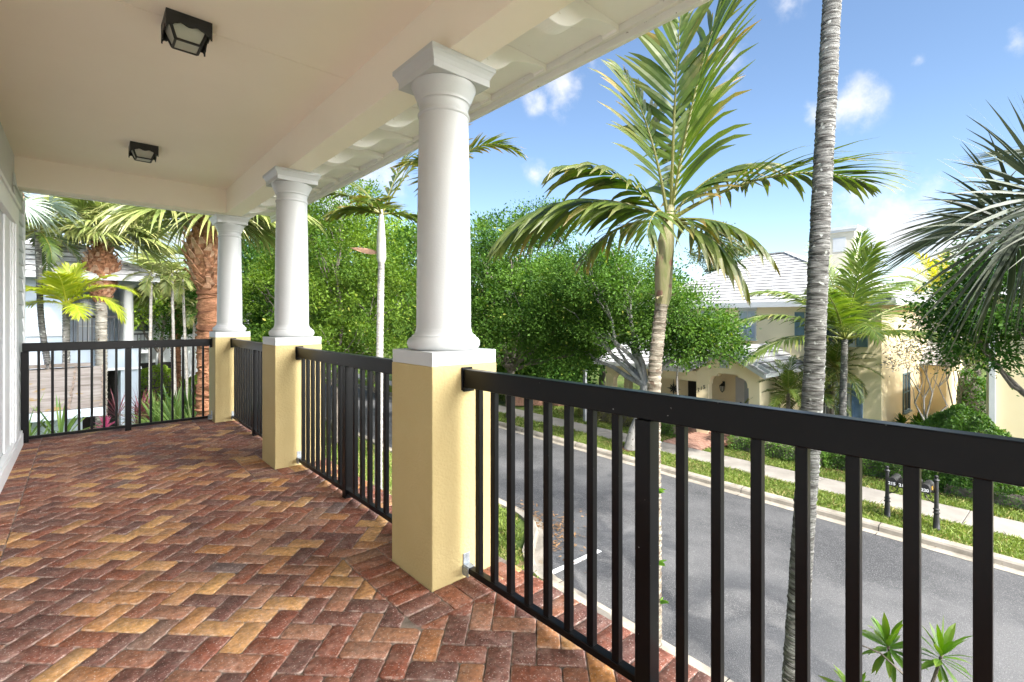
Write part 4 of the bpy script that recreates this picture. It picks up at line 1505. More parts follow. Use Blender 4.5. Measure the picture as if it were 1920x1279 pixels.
for k in range(9):
    mb.box(-0.05, -4.95, 0.18 + k * 0.22, -0.0125, -1.75, 0.21 + k * 0.22)
mb.box(-0.07, -1.72, 0, -0.0125, -1.60, 2.06)
mb.build('slat', M['greypost'], gd)

# ---- the pale blue house at the far left
pb = thing('pale_blue_house', 'pale blue two storey house with grey tile roof and columned upper porch', 'house', (0, 21.7, GZ))
WZ = 6.05
mb = MB(); mb.box(-11, 0, -0.2, -0.42, 9, WZ); mb.box(-0.4195, 2.6, -0.2, 1.5, 9, WZ)
mb.build('wall', M['paleblue'], pb)
mb = MB(); mb.box(-11.02, -0.05, 4.02, -0.40, -0.002, 4.14); mb.box(-0.44, -0.052, -0.1, -0.34, -0.002, 6.0)
mb.build('trim_band', M['whitetrim'], pb)
mb = MB(); mb.box(-0.4, 0.02, 2.86, 1.55, 2.58, 3.55)
mb.build('porch_floor', M['paleblue'], pb)
mb = MB(); mb.box(-0.41, -0.03, 3.5505, 1.60, 2.59, 3.66); mb.box(-0.41, -0.02, 2.78, 1.58, 2.585, 2.859)
mb.build('floor_edge', M['whitetrim'], pb)
mb = MB(); mb.box(1.0, 0.05, -0.2, 1.5, 0.5, 2.779); mb.box(-0.38, 0.06, -0.2, -0.1, 0.5, 2.779)
mb.build('pillar', M['paleblue'], pb)
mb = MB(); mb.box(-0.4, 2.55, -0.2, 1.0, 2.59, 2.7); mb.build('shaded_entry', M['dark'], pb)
for (x, y) in ((1.22, 0.3), (1.22, 1.35), (1.22, 2.35)):
    mb = MB()
    mb.lathe([(0.23, 3.661), (0.23, 3.75), (0.17, 3.78), (0.165, 3.9), (0.145, 5.6), (0.16, 5.65), (0.16, 5.7), (0.22, 5.76), (0.22, 5.80)], 20, x, y)
    mb.build('column', M['white'], pb, smooth=50)
mb = MB(); mb.box(-0.4195, 0.0, 5.801, 1.5, 0.45, WZ); mb.box(1.0, 0.451, 5.801, 1.5, 2.598, WZ); mb.build('lintel', M['paleblue'], pb)
window(pb, 'y', 2.6, -0.1, 0.45, 3.75, 5.4, -1, M['palepane'], (2, 3))
window(pb, 'y', 0.0, -3.2, -2.2, 4.4, 5.5, -1, M['glass'], (2, 2))
mb = MB(); mb.box(-0.39, 0.1, 4.60, 1.0, 0.16, 4.69); mb.box(-0.39, 0.11, 3.72, 1.0, 0.15, 3.76)
for k in range(12):
    mb.box(-0.36 + k * 0.118, 0.118, 3.761, -0.335 + k * 0.118, 0.142, 4.599)
mb.build('balcony_rail', M['blackmatt'], pb)
mb = MB()
e0 = WZ + 0.02
roof_face(mb, (-11.5, -0.5, e0), (2.0, -0.5, e0), (-2.9, 4.4, e0 + 2.6), (-6, 4.4, e0 + 2.6), 13, 0.05)
roof_face(mb, (2.0, -0.5, e0), (2.0, 9.4, e0), (-2.9, 4.41, e0 + 2.6), (-2.9, 4.4, e0 + 2.6), 13, 0.05)
p, q = Vector((2.0, -0.5, e0)), Vector((-2.9, 4.4, e0 + 2.6))
for k in range(14):
    mb.bar(p.lerp(q, k / 14) + Vector((0, 0, .06)), p.lerp(q, (k + .92) / 14) + Vector((0, 0, .05)), 0.24, 0.09)
mb.build('roof', M['greytile'], pb)
mb = MB(); mb.box(-11.5, -0.56, e0 - 0.19, 2.06, -0.501, e0 + 0.01); mb.box(2.001, -0.5, e0 - 0.19, 2.06, 9.4, e0 + 0.01); mb.box(-11.4, -0.5, e0 - 0.06, 2.0, 0.02, e0 - 0.02)
mb.build('gutter', M['palegrey'], pb)

# ---- low weathered roof in front of it (garage of the same property, standing free)
lg = thing('low_garage', 'low pale blue garage with weathered brown tile roof below the far railing', 'garage', (-2.0, 15.0, GZ))
mb = MB(); mb.box(-5, 0, -0.2, 2.0, 4.4, 2.4); mb.build('wall', M['paleblue'], lg)
mb = MB()
roof_face(mb, (-5.5, -0.5, 2.55), (2.38, -0.5, 2.55), (2.38, 2.3, 3.28), (-5.5, 2.3, 3.28), 4, 0.014, 0.12)
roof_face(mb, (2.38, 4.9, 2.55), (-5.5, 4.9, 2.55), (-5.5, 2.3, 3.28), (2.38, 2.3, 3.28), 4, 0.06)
for k in range(9):
    x0 = 2.2 - k * 0.9
    mb.bar((x0, 2.3, 3.34), (x0 - 0.84, 2.3, 3.35), 0.26, 0.08)
mb.build('roof', M['browntile'], lg)
mb = MB()
g2 = random.Random(4)
for x0 in (-2.9, -1.75, -0.55, 0.62, 1.78, 2.33):     # open rake joints, stepping up the slope
    mb = MB()
    n = 22
    for k in range(n):
        f0, f1 = k / n, (k + 1) / n
        w = 0.05 if k % 3 == 0 else 0.018
        xx = x0 + 0.10 * f0 + g2.uniform(-0.012, 0.012)
        mb.bar((xx, -0.5 + 2.8 * f0, 2.55 + 0.73 * f0 + 0.030), (xx, -0.5 + 2.8 * f1, 2.55 + 0.73 * f1 + 0.030), w, 0.012)
    mb.build('tile_joint', M['tilejoint'], lg)
mb = MB(); mb.box(-5.5, -0.55, 2.36, 2.40, -0.501, 2.54); mb.box(-5.4, -0.5, 2.40, 2.36, -0.02, 2.43)
mb.build('fascia', M['paleblue'], lg)

# ---- grey house behind the slim palms
gh = thing('grey_house', 'pale grey house half hidden behind slim white palm trunks at the left', 'house', (2.5, 34.0, GZ))
mb = MB(); mb.box(-4, 0, -0.2, 5.5, 8, 5.6); mb.build('wall', M['palegrey'], gh)
mb = MB()
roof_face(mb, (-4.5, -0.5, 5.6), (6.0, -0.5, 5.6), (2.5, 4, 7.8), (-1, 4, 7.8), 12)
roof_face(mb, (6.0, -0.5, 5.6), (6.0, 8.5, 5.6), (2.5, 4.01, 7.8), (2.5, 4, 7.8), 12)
mb.build('roof', M['greytile'], gh)
window(gh, 'y', 0, 1.6, 2.5, 3.9, 5.0, -1, M['glass'], (2, 2))
window(gh, 'y', 0, -0.4, 0.5, 3.9, 5.0, -1, M['glass'], (2, 2))
mb = MB(); mb.box(-3.0, -0.9, 2.7, 0.2, -0.01, 2.9); mb.build('balcony', M['palegrey'], gh)
mb = MB(); mb.box(-3.0, -0.88, 3.72, 0.2, -0.83, 3.80)
for k in range(22):
    mb.box(-2.98 + k * 0.15, -0.87, 2.901, -2.95 + k * 0.15, -0.84, 3.719)
mb.build('balcony_rail', M['blackmatt'], gh)
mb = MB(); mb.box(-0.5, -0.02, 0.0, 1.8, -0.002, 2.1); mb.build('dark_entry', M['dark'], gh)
for k in range(4):
    mb = MB(); mb.lathe([(0.16, 0), (0.14, 2.69)], 14, -2.6 + k * 0.95 + (k > 1) * 1.4, -0.6)
    mb.build('column', M['white'], gh, smooth=60)
# black iron garden fence and pale path on that side
fn = thing('iron_fence', 'low black iron fence at the end of the pale garden path', 'fence', (2.0, 31.0, GZ))
mb = MB(); mb.bar((-1.5, 0, 1.0), (3.5, 0, 1.0), 0.04); mb.bar((-1.5, 0, 0.15), (3.5, 0, 0.15), 0.04)
for k in range(42):
    mb.bar((-1.5 + k * 0.122, 0, 0.0), (-1.5 + k * 0.122, 0, 1.08), 0.022)
mb.build('bars', M['blackmatt'], fn)
mb = MB()
mb.add([(*at(335, 36), GZ + 0.012), (*at(312, 36), GZ + 0.012), (*at(322, 30), GZ + 0.012), (*at(352, 25), GZ + 0.012), (*at(400, 25), GZ + 0.012), (*at(372, 30), GZ + 0.012)], [(0, 1, 2, 5), (2, 3, 4, 5)])
props(mb.build('garden_path', M['walk'], fixn=True), 'pale garden path winding between the shrubs at the left', 'path', kind='structure')

# ================================================================== STREET FURNITURE
ms = thing('mailbox_stand', 'black mailboxes numbered 215, 216 and 220 hung between two ornate posts by the sidewalk', 'mailboxes', (*sv(13.72, 2.05), GZ), SROT)
PU = (0.43, -0.43)
for u in PU:
    mb = MB()
    mb.lathe([(0.075, 0), (0.075, 0.03), (0.060, 0.05), (0.056, 0.20), (0.045, 0.345), (0.062, 0.36), (0.062, 0.375), (0.046, 0.385), (0.044, 0.425), (0.058, 0.435), (0.058, 0.45), (0.040, 0.465),
              (0.037, 1.06), (0.050, 1.065), (0.058, 1.075), (0.050, 1.09), (0.030, 1.10), (0.026, 1.115), (0.038, 1.135), (0.036, 1.16), (0.012, 1.18)], 14, 0, u)
    mb.build('post', M['blackmatt'], ms, smooth=40)
mb = MB(); mb.bar((0, PU[0], 0.80), (0, PU[1], 0.80), 0.03, 0.03); mb.build('crossbar', M['blackmatt'], ms)
for u, s in ((PU[0], -1), (PU[1], 1)):
    mb = MB()
    pts = [(0, u + s * 0.04, 0.58)]
    for k in range(18):
        a = -math.pi / 2 + k * 0.36
        r = 0.085 - 0.0038 * k
        pts.append((0, u + s * (0.12 + r * math.cos(a)), 0.68 + r * math.sin(a)))
    mb.tube(pts, 0.008, 5)
    mb.tube([(0, u + s * 0.04, 0.56), (0, u + s * 0.12, 0.60), (0, u + s * 0.19, 0.69), (0, u + s * 0.21, 0.785)], 0.009, 5)
    mb.build('scroll', M['blackmatt'], ms)
for k, num in enumerate(('215', '216', '', '220')):
    cy = 0.285 - k * 0.19
    prof = [(cy - 0.078, 0.82), (cy + 0.078, 0.82), (cy + 0.078, 0.92)]
    for q in range(1, 12):
        a = math.pi * q / 12
        prof.append((cy + 0.078 * math.cos(a), 0.92 + 0.078 * math.sin(a)))
    prof.append((cy - 0.078, 0.92))
    mb = MB(); mb.prism(prof, -0.26, 0.22, 'x')
    bx_ = bevel(mb.build('mailbox', M['blackmatt'], ms, fixn=True), 0.004, 2)
    mb = MB(); mb.prism([((a - cy) * 1.05 + cy, (z - .9) * 1.04 + .9) for a, z in prof], -0.275, -0.2605, 'x')
    mb.build('door', M['blackmatt'], bx_, fixn=True)
    if k == 3:
        mb = MB(); mb.box(-0.10, cy - 0.092, 0.86, 0.02, cy - 0.080, 0.93); mb.build('flag', mat('flag_yellow', (0.45, 0.24, 0.03)), bx_)
    if num:
        lettering('number', num, 0.088, 0.002, M['text'], bx_, (-0.279, cy, 0.845), (R(90), 0, R(-90)), 0.0022)

gp = thing('signpost', 'slim grey square post standing in the brownish hedge by the far sidewalk', 'post', (*sv(16.15, 13.8), GZ), SROT)
mb = MB(); mb.box(-0.06, -0.06, -0.1, 0.06, 0.06, 2.25); mb.build('post', M['greypost'], gp)
mb = MB(); mb.box(-0.085, -0.085, 2.2505, 0.085, 0.085, 2.29); mb.build('cap', M['greypost'], gp)

pf = thing('picket_fence', 'reddish brown wooden picket fence at the end of the lawn across the street', 'fence', (16.5, 18.9, GZ), R(-42))
mb = MB()
for k in range(30):
    mb.box(k * 0.105, -0.012, 0.05 + random.uniform(-.01, .01), k * 0.105 + 0.082, 0.012, 1.25 + random.uniform(-.02, .02))
mb.build('pickets', M['fencewood'], pf)
for k in range(4):
    mb = MB(); mb.box(k * 1.0 - 0.04, 0.0125, -0.1, k * 1.0 + 0.05, 0.10, 1.3); mb.build('post', M['darkbark'], pf)


# ================================================================== SHRUBS AND HEDGES
def hedge(name, label, v0, u0, v1, u1, hgt, m, n, leaf=0.055, seed=3, group=None, cat='hedge'):
    g = np.random.default_rng(seed)
    t = thing(name, label, cat, (*sv((v0 + v1) / 2, (u0 + u1) / 2), GZ), SROT, group)
    a, b_ = (v1 - v0) / 2, (u1 - u0) / 2
    side = g.random(n)
    P = np.empty((n, 3)); Nv = np.empty((n, 3))
    ar = np.array([4 * a * b_, 2 * b_ * hgt, 2 * b_ * hgt, 2 * a * hgt, 2 * a * hgt]); ar = np.cumsum(ar / ar.sum())
    f = np.searchsorted(ar, side)
    x = (g.random(n) * 2 - 1) * a; y = (g.random(n) * 2 - 1) * b_; z = g.random(n) * hgt
    P[:] = np.stack([x, y, z], 1)
    for k, (ax_, val, nn) in enumerate(((2, hgt, (0, 0, 1)), (0, -a, (-1, 0, 0)), (0, a, (1, 0, 0)), (1, -b_, (0, -1, 0)), (1, b_, (0, 1, 0)))):
        s = f == k
        P[s, ax_] = val
        Nv[s] = nn
    bump = 0.05 * np.sin(P[:, 1] * 7 + P[:, 0] * 5) + 0.04 * np.sin(P[:, 1] * 13.0 + P[:, 2] * 9)
    P += Nv * (bump + g.normal(size=n) * 0.035)[:, None]
    d = nrm(Nv * 0.9 + g.normal(size=(n, 3)) * 0.7)
    nv = nrm(np.array([0, 0, 1.0]) + Nv * 0.6 + g.normal(size=(n, 3)) * 0.5)
    V = leaf_quads(P, d, nv, leaf * (0.7 + 0.6 * g.random(n)), leaf * 0.55 * (0.8 + 0.4 * g.random(n)))
    cl = 0.5 + 0.3 * np.sin(P[:, 1] * 4.1 + 1) * np.cos(P[:, 0] * 5 + P[:, 2] * 6)
    quads_obj('foliage', V, m, t, np.clip(cl * 0.7 + 0.5 * (g.random(n) - 0.2), 0, 1), np.where(g.random(n) < .05, g.random(n), 0))
    mb = MB(); mb.box(-a + 0.09, -b_ + 0.09, 0.02, a - 0.09, b_ - 0.09, hgt - 0.09); mb.build('twigs', M['darkbark'], t)
    return t


def ball(name, label, loc, r, hz, m, n, leaf=0.06, seed=4, cat='bush', group=None, flat=0.0):
    g = np.random.default_rng(seed)
    t = thing(name, label, cat, loc, 0, group)
    d0 = nrm(g.normal(size=(n, 3))); d0[:, 2] = np.abs(d0[:, 2]) * 1.0 - 0.1
    bump = 1 + 0.035 * np.sin(d0[:, 0] * 9 + d0[:, 1] * 6) + 0.03 * np.sin(d0[:, 1] * 14 + d0[:, 2] * 8)
    P = d0 * np.array([r, r, hz]) * (bump + g.normal(size=n) * 0.02)[:, None]
    P[:, 2] = np.maximum(P[:, 2], 0.02)
    nv = nrm(d0 + np.array([0, 0, 0.5]) + g.normal(size=(n, 3)) * 0.5)
    V = leaf_quads(P, nrm(d0 * 0.6 + g.normal(size=(n, 3)) * 0.8), nv, leaf * (0.7 + 0.6 * g.random(n)), leaf * 0.58 * (0.8 + .4 * g.random(n)))
    cl = 0.5 + 0.3 * np.sin(P[:, 0] * 5.1 + 1) * np.cos(P[:, 1] * 4 + P[:, 2] * 5)
    quads_obj('foliage', V, m, t, np.clip(cl * 0.8 + 0.55 * (g.random(n) - 0.25), 0, 1), np.where(g.random(n) < .03, g.random(n), 0))
    mb = MB()
    prof = [(0.1, 0.0)] + [(r * 0.80 * math.cos(a), hz * 0.80 * math.sin(a)) for a in np.linspace(0.02, 1.5, 9)]
    mb.lathe(prof, 18); mb.build('twigs', M['darkbark'], t)
    return t


hedge('clipped_hedge', 'low clipped green hedge to the right of the brick path', 16.60, 4.6, 17.25, 7.45, 0.52, M['hedgeleaf'], 9000, seed=31, group='clipped hedges across the street')
hedge('clipped_hedge', 'low dark hedge behind the mailboxes and in front of the cream house windows', 16.85, 2.1, 17.5, 4.5, 0.50, M['hedgeleaf'], 13000, seed=32, group='clipped hedges across the street')
hedge('clipped_hedge', 'small green hedge just left of the brick path', 16.60, 9.6, 17.2, 10.8, 0.55, M['hedgeleaf'], 7000, seed=33, group='clipped hedges across the street')
hedge('brownish_hedge', 'long brownish green hedge behind the white street tree trunk', 16.55, 11.0, 17.3, 14.6, 0.62, M['brownhedge'], 11000, seed=34)
ball('dome_bush', 'large clipped dome bush in front of the yellow building', (*sv(17.9, 1.56), GZ), 1.20, 2.28, M['hedgeleaf'], 34000, 0.075, 5)
hedge('clipped_hedge', 'dark shrub row under the dome bush at the right end of the lawn', 16.6, -3.5, 17.2, 1.9, 0.34, M['darktree'], 7000, seed=35, group='clipped hedges across the street')


def rosette(mb, p, ax, n, L, W, rnd=0.5, open_=(15, 100), sag=0.12, jit=0.25, fold=0.25, tipend=0.1):
    ax = Vector(ax).normalized()
    a = Vector((1, 0, 0)) if abs(ax.x) < 0.8 else Vector((0, 1, 0))
    X = ax.cross(a).normalized(); Y = ax.cross(X)
    for k in range(n):
        th = k * 2.39996 + random.uniform(-.2, .2)
        op = R(open_[0] + (open_[1] - open_[0]) * (k / max(1, n - 1)) + random.uniform(-8, 8))
        rad = X * math.cos(th) + Y * math.sin(th)
        d = ax * math.cos(op) + rad * math.sin(op)
        w = ax.cross(rad)
        strip(mb, Vector(p) - ax * (k / n) * 0.06 + rad * 0.008, d, w, L * random.uniform(0.75, 1.1), W * random.uniform(.85, 1.1), sag * random.uniform(.4, 1.5), 4,
              rnd=min(1, max(0, rnd + random.uniform(-jit, jit) - 0.25 * k / n)), tip=0, tipend=tipend * random.uniform(0, 2), fold=fold,
              prof=(0.18, 0.75, 1.0, 0.72, 0.03))


# rosette shrub rising just outside the railing (nearest plant)
sx, sy = 2.85, 0.42
sh = thing('rosette_shrub', 'leafy shrub with whorled green rosettes just outside the long railing, bottom right', 'shrub', (sx, sy, GZ))
heads = [((*at(1664, 2.35), zat(1205, 2.35)), (-0.2, 0.1, 1)), ((*at(1768, 2.25), zat(1222, 2.25)), (0.35, -0.2, 0.9)), ((*at(1604, 2.3), zat(1300, 2.3)), (-0.3, 0.2, 0.9)), ((*at(1840, 2.6), zat(1330, 2.6)), (0.3, -0.2, 0.9))]
mb = MB()
root = Vector((0, 0, -0.05))
for (p, ax) in heads:
    q = Vector(p) - Vector((sx, sy, GZ))
    mid = Vector((q.x * 0.35, q.y * 0.35, q.z * 0.62)) + Vector((random.uniform(-.1, .1), random.uniform(-.1, .1), 0))
    nk = q - Vector(ax).normalized() * 0.22
    mb.tube([root, mid * 0.5 + Vector((.02, .03, 0)), mid, mid.lerp(nk, 0.5) + Vector((0.03, -0.02, -0.03)), nk, q], [0.03, 0.022, 0.016, 0.011, 0.008, 0.006], 6)
a = Vector((*at(1604, 2.3), zat(1205, 2.3))) - Vector((sx, sy, GZ)); b_ = Vector((*at(1700, 2.2), zat(1270, 2.2))) - Vector((sx, sy, GZ))
mb.tube([a, a.lerp(b_, 0.5) + Vector((0, 0, 0.03)), b_, b_ + Vector((0.1, 0, -0.4))], [0.003, 0.004, 0.006, 0.008], 5)
mb.build('stems', M['darkbark'], sh)
for k, (p, ax) in enumerate(heads):
    mb = MB()
    rosette(mb, Vector(p) - Vector((sx, sy, GZ)), ax, 30, 0.150 if k else 0.140, 0.031, 0.55, (14, 140), 0.20, 0.25, 0.22, 0.12)
    mb.build('leaf_whorl', M['shrubleaf'], sh)


def strapplant(name, label, loc, h, n, L, W, m, seed, group=None, cat='plant', open_=(5, 95), heads=1):
    random.seed(seed)
    t = thing(name, label, cat, loc, random.uniform(0, 6), group)
    mb = MB(); lf = MB()
    for k in range(heads):
        ox, oy = (random.uniform(-.35, .35), random.uniform(-.35, .35)) if heads > 1 else (0, 0)
        hh = h * random.uniform(0.75, 1.05)
        mb.tube([(ox * .3, oy * .3, -0.05), (ox * .7, oy * .7, hh * .5), (ox, oy, hh)], [0.035, 0.028, 0.022], 6)
        rosette(lf, (ox, oy, hh), (ox * .3, oy * .3, 1), n, L, W, 0.55, open_, 0.20, 0.35, 0.25, 0.15)
    mb.build('stem', M['darkbark'], t)
    lf.build('leaves', m, t)
    return t


def ground_at(px, d):
    return (*at(px, d), GZ)


GL1 = 'strap leaved plants below the far railing'
strapplant('strap_plant', 'clump of long green strap leaves behind the left end of the far railing', ground_at(78, 10.2), 1.85, 30, 1.1, 0.055, M['strapleaf'], 41, GL1, heads=3)
strapplant('strap_plant', 'green strap leaved clump to the right of the brown tiled garage roof', ground_at(140, 9.6), 1.55, 26, 1.0, 0.05, M['strapleaf'], 42, GL1, heads=2)
strapplant('strap_plant', 'dark green strap plant left of the corner column foot', ground_at(305, 13.5), 1.9, 34, 1.15, 0.06, M['strapleaf'], 43, GL1, heads=3)
strapplant('strap_plant', 'upright strap plant in front of the boot covered palm trunk', ground_at(352, 12.2), 2.0, 36, 1.15, 0.055, M['strapleaf'], 44, GL1, heads=3)
strapplant('strap_plant', 'small strap plant nearest the corner column', ground_at(388, 11.3), 1.7, 26, 0.9, 0.05, M['strapleaf'], 45, GL1, heads=2)
strapplant('pink_bromeliad', 'bright pink spiky plant beside the brown garage roof', ground_at(197, 13.2), 1.55, 24, 0.42, 0.085, M['pinkleaf'], 46, 'pink and purple plants', heads=2)
strapplant('pink_bromeliad', 'pink spiky plant just right of the middle railing post', ground_at(252, 13.6), 1.40, 22, 0.36, 0.08, M['pinkleaf'], 47, 'pink and purple plants', heads=2)
strapplant('purple_cordyline', 'dark purple thin leaved plant against the pale blue pillar', ground_at(232, 13.8), 1.85, 34, 0.85, 0.03, M['purpleleaf'], 48, 'pink and purple plants', heads=3)
strapplant('purple_cordyline', 'reddish purple spiky plant right of the pale blue pillar', ground_at(277, 14.6), 1.6, 34, 0.7, 0.045, M['purpleleaf'], 49, 'pink and purple plants', heads=3)
ball('bright_bush', 'bright yellow green bush behind the slim white trunks', ground_at(292, 26), 1.5, 2.2, M['brightleaf'], 7000, 0.13, 50, group='garden bushes at the left')
ball('bright_bush', 'round lime green bush beside the pale garden path', ground_at(372, 26), 1.1, 1.7, M['brightleaf'], 5000, 0.12, 51, group='garden bushes at the left')
ball('garden_bush', 'dark green mound left of the pale garden path', ground_at(300, 19), 1.3, 1.3, M['hedgeleaf'], 6000, 0.10, 52, group='garden bushes at the left')
ball('garden_bush', 'dark mound in front of the iron fence', ground_at(255, 30), 1.8, 2.1, M['darktree'], 6000, 0.14, 53, group='garden bushes at the left')
ball('garden_bush', 'grey green mound close below the corner column', ground_at(420, 21), 1.7, 1.5, M['hedgeleaf'], 6000, 0.12, 54, group='garden bushes at the left')

# planting between the houses at the right
strapplant('cordyline', 'low dark leaved plant under the pale blossom trees', ground_at(1745, 17.5), 0.5, 24, 0.6, 0.12, M['darktree'], 61, 'plants between the two yellow houses', heads=3)
strapplant('cordyline', 'dark low plant by the side wall of the cream house', ground_at(1716, 18.5), 0.5, 22, 0.55, 0.13, M['darktree'], 62, 'plants between the two yellow houses', heads=2)
strapplant('cordyline', 'red tinged low plant beside the dome bush', ground_at(1776, 16.5), 0.7, 22, 0.6, 0.10, M['purpleleaf'], 63, 'plants between the two yellow houses', heads=2)
ball('garden_bush', 'deep green shrub mass in the passage between the houses', ground_at(1790, 24), 1.5, 2.4, M['darktree'], 6000, 0.14, 64, group='plants between the two yellow houses')
ball('garden_bush', 'dark low shrub against the cream house corner', ground_at(1722, 17.2), 0.8, 0.9, M['darktree'], 4500, 0.10, 65, group='plants between the two yellow houses')


# ================================================================== TREES
# white trunked street tree across the road
tx, ty = sv(14.0, 9.83)
tree('street_tree', 'street tree with whitish trunk leaning over the far grass strip', (tx, ty, GZ),
     [(-0.4, 2.5, 4.6, 1.9, 1.7, 1.3), (0.3, 0.4, 5.6, 2.1, 1.9, 1.5), (0.4, -1.8, 4.5, 1.6, 1.5, 1.15), (0.2, -2.5, 3.75, 1.2, 1.1, 0.85), (-1.0, 1.2, 5.9, 1.7, 1.7, 1.3), (1.3, 1.8, 5.0, 1.7, 1.7, 1.3), (0.0, 2.9, 3.45, 1.2, 1.3, 0.75), (0.5, -1.3, 3.75, 1.2, 1.3, 0.65), (-0.3, 0.8, 4.1, 1.2, 1.2, 0.6)],
     0.20, 2.3, M['oakleaf'], M['oakbark'], 680, 120, 0.098, 0.24, 'broadleaf street trees', (0.05, -0.55), 101)
tree('street_tree', 'tall broadleaf tree on the far strip right of the nearest white column', (*sv(14.1, 16.6), GZ),
     [(0, 0, 7.2, 2.9, 2.6, 2.0), (0.5, 2.0, 5.8, 2.5, 2.3, 1.8), (-0.7, -2.4, 5.0, 2.3, 2.2, 1.7), (-1.8, 0.6, 4.2, 1.9, 2.3, 1.6), (0.8, -0.9, 8.6, 1.7, 1.6, 1.2), (-0.6, -3.9, 4.4, 1.5, 1.5, 1.4), (-1.6, -1.5, 3.2, 1.5, 1.8, 1.1), (-0.5, -4.0, 3.1, 1.3, 1.4, 0.9)],
     0.2, 2.2, M['oakleaf'], M['darkbark'], 520, 125, 0.125, 0.27, 'broadleaf street trees', seed=102)
tree('street_tree', 'dense broadleaf tree seen between the second and nearest white columns', (*sv(6.3, 17.5), GZ),
     [(0, 0, 6.6, 2.5, 2.4, 2.0), (-1.6, 0.8, 5.0, 2.1, 2.1, 1.6), (1.5, -0.6, 5.0, 2.1, 2.1, 1.6), (0.2, 0.3, 8.4, 1.9, 1.8, 1.3), (-0.3, -1.5, 3.4, 2.0, 1.7, 1.3), (1.5, 0.9, 3.2, 1.8, 1.7, 1.1), (-1.8, -0.4, 3.2, 1.7, 1.6, 1.2)],
     0.18, 2.0, M['limetree'], M['darkbark'], 480, 140, 0.105, 0.25, 'broadleaf street trees', seed=103)
tree('street_tree', 'broadleaf tree filling the gap between the corner and second columns', (*at(505, 21), GZ),
     [(0, 0, 6.2, 2.6, 2.5, 2.0), (-1.8, 0.3, 4.7, 1.9, 2.0, 1.6), (1.8, 0.2, 4.8, 2.0, 2.0, 1.6), (0, 0.4, 8.0, 2.0, 2.0, 1.3), (0.2, -1.2, 3.2, 2.3, 1.7, 1.4)],
     0.18, 2.0, M['darktree'], M['darkbark'], 420, 120, 0.12, 0.27, 'broadleaf street trees', seed=104)
BG = 'background trees beyond the street'
k = 0
for px, d, hh, m, lab in ((585, 27, 10.2, 'oakleaf', 'tree with pale top behind the second column'), (700, 31, 11.2, 'brightleaf', 'light green background tree left of the nearest column'), (790, 27, 9.6, 'oakleaf', 'background tree directly behind the nearest column'),
                          (905, 34, 11.6, 'oakleaf', 'tall background tree just right of the nearest column'), (1040, 37, 9.8, 'oakleaf', 'background tree behind the tall street tree'), (1130, 30, 7.8, 'darktree', 'dark tree behind the white trunked street tree'),
                          (1262, 38, 8.0, 'darktree', 'dark tree left of the cream house roof'), (965, 27, 4.4, 'oakleaf', 'low broad tree above the picket fence'), (1075, 26, 4.2, 'darktree', 'low dark tree left of the long porch'), (1010, 33, 5.0, 'oakleaf', 'low tree deep behind the picket fence'), (455, 33, 9.0, 'oakleaf', 'background tree left of the second column')):
    bl = []
    rr = random.Random(200 + k)
    for q in range(7):
        z = hh * (0.34 + 0.56 * q / 6)
        s = hh * 0.26 * (1.15 - 0.6 * abs(q / 6 - 0.35))
        bl.append((rr.uniform(-1, 1) * s * 0.6, rr.uniform(-1, 1) * s * 0.6, z, s, s, s * 0.7))
    tree('background_tree', lab, (*at(px, d), GZ), bl, 0.22, hh * 0.22, M[m], M['darkbark'], 330, 52, 0.22, 0.42, BG, seed=210 + k)
    k += 1
# bright small tree on the left, in front of the grey house
tree('garden_tree', 'light green small tree in front of the grey house at the left', (*at(300, 27), GZ),
     [(0, 0, 5.7, 1.7, 1.7, 1.2), (-1.2, 0.4, 4.9, 1.2, 1.2, 0.9), (1.4, 0.3, 5.2, 1.4, 1.3, 1.0), (0.2, 0.2, 6.8, 1.3, 1.3, 0.8)], 0.14, 2.6, M['brightleaf'], M['darkbark'], 260, 50, 0.16, 0.3, seed=120)
tree('garden_tree', 'darker background tree behind the grey tile roof at the left', (*at(215, 46), GZ),
     [(0, 0, 7.5, 3.5, 3, 2.4), (-3, 0, 6, 3, 3, 2.2), (3, 0, 6.2, 3, 3, 2.2), (6, 0, 6.5, 3, 3, 2.2), (9, -1, 6.5, 3, 3, 2.4)], 0.25, 3, M['brightleaf'], M['darkbark'], 420, 40, 0.3, 0.5, seed=121)
# right edge
tree('verge_tree', 'dark leaved tree overhanging the yellow building at the right edge', (*sv(17.2, -0.1), GZ),
     [(0, 0.6, 4.9, 1.7, 1.5, 1.2), (0.1, 1.35, 3.9, 1.1, 0.85, 0.8), (-0.3, -1.2, 4.9, 1.8, 1.6, 1.4), (0.2, 0.2, 5.9, 1.5, 1.6, 1.0), (0.4, 1.9, 4.75, 0.8, 0.75, 0.55)],
     0.13, 2.3, M['darktree'], M['darkbark'], 380, 80, 0.105, 0.24, seed=131)
for px, d, hh, m, lab, sd in ((1700, 40, 7.2, 'darktree', 'distant tree between the cream house and the yellow palm', 140), (1830, 34, 7.0, 'darktree', 'green tree mass behind the yellow building', 141), (1790, 30, 5.6, 'brightleaf', 'yellowish green tree in the gap between the houses', 142),
                              (1880, 42, 8.6, 'darktree', 'far tree over the yellow building roof', 143)):
    bl = []
    rr = random.Random(sd)
    for q in range(6):
        z = hh * (0.42 + 0.45 * q / 5)
        s = hh * 0.27 * (1.1 - 0.6 * abs(q / 5 - 0.35))
        bl.append((rr.uniform(-1, 1) * s * 0.7, rr.uniform(-1, 1) * s * 0.7, z, s, s, s * 0.7))
    tree('background_tree', lab, (*at(px, d), GZ), bl, 0.2, hh * 0.25, M[m], M['darkbark'], 260, 46, 0.22, 0.4, 'trees behind the houses at the right', seed=sd)
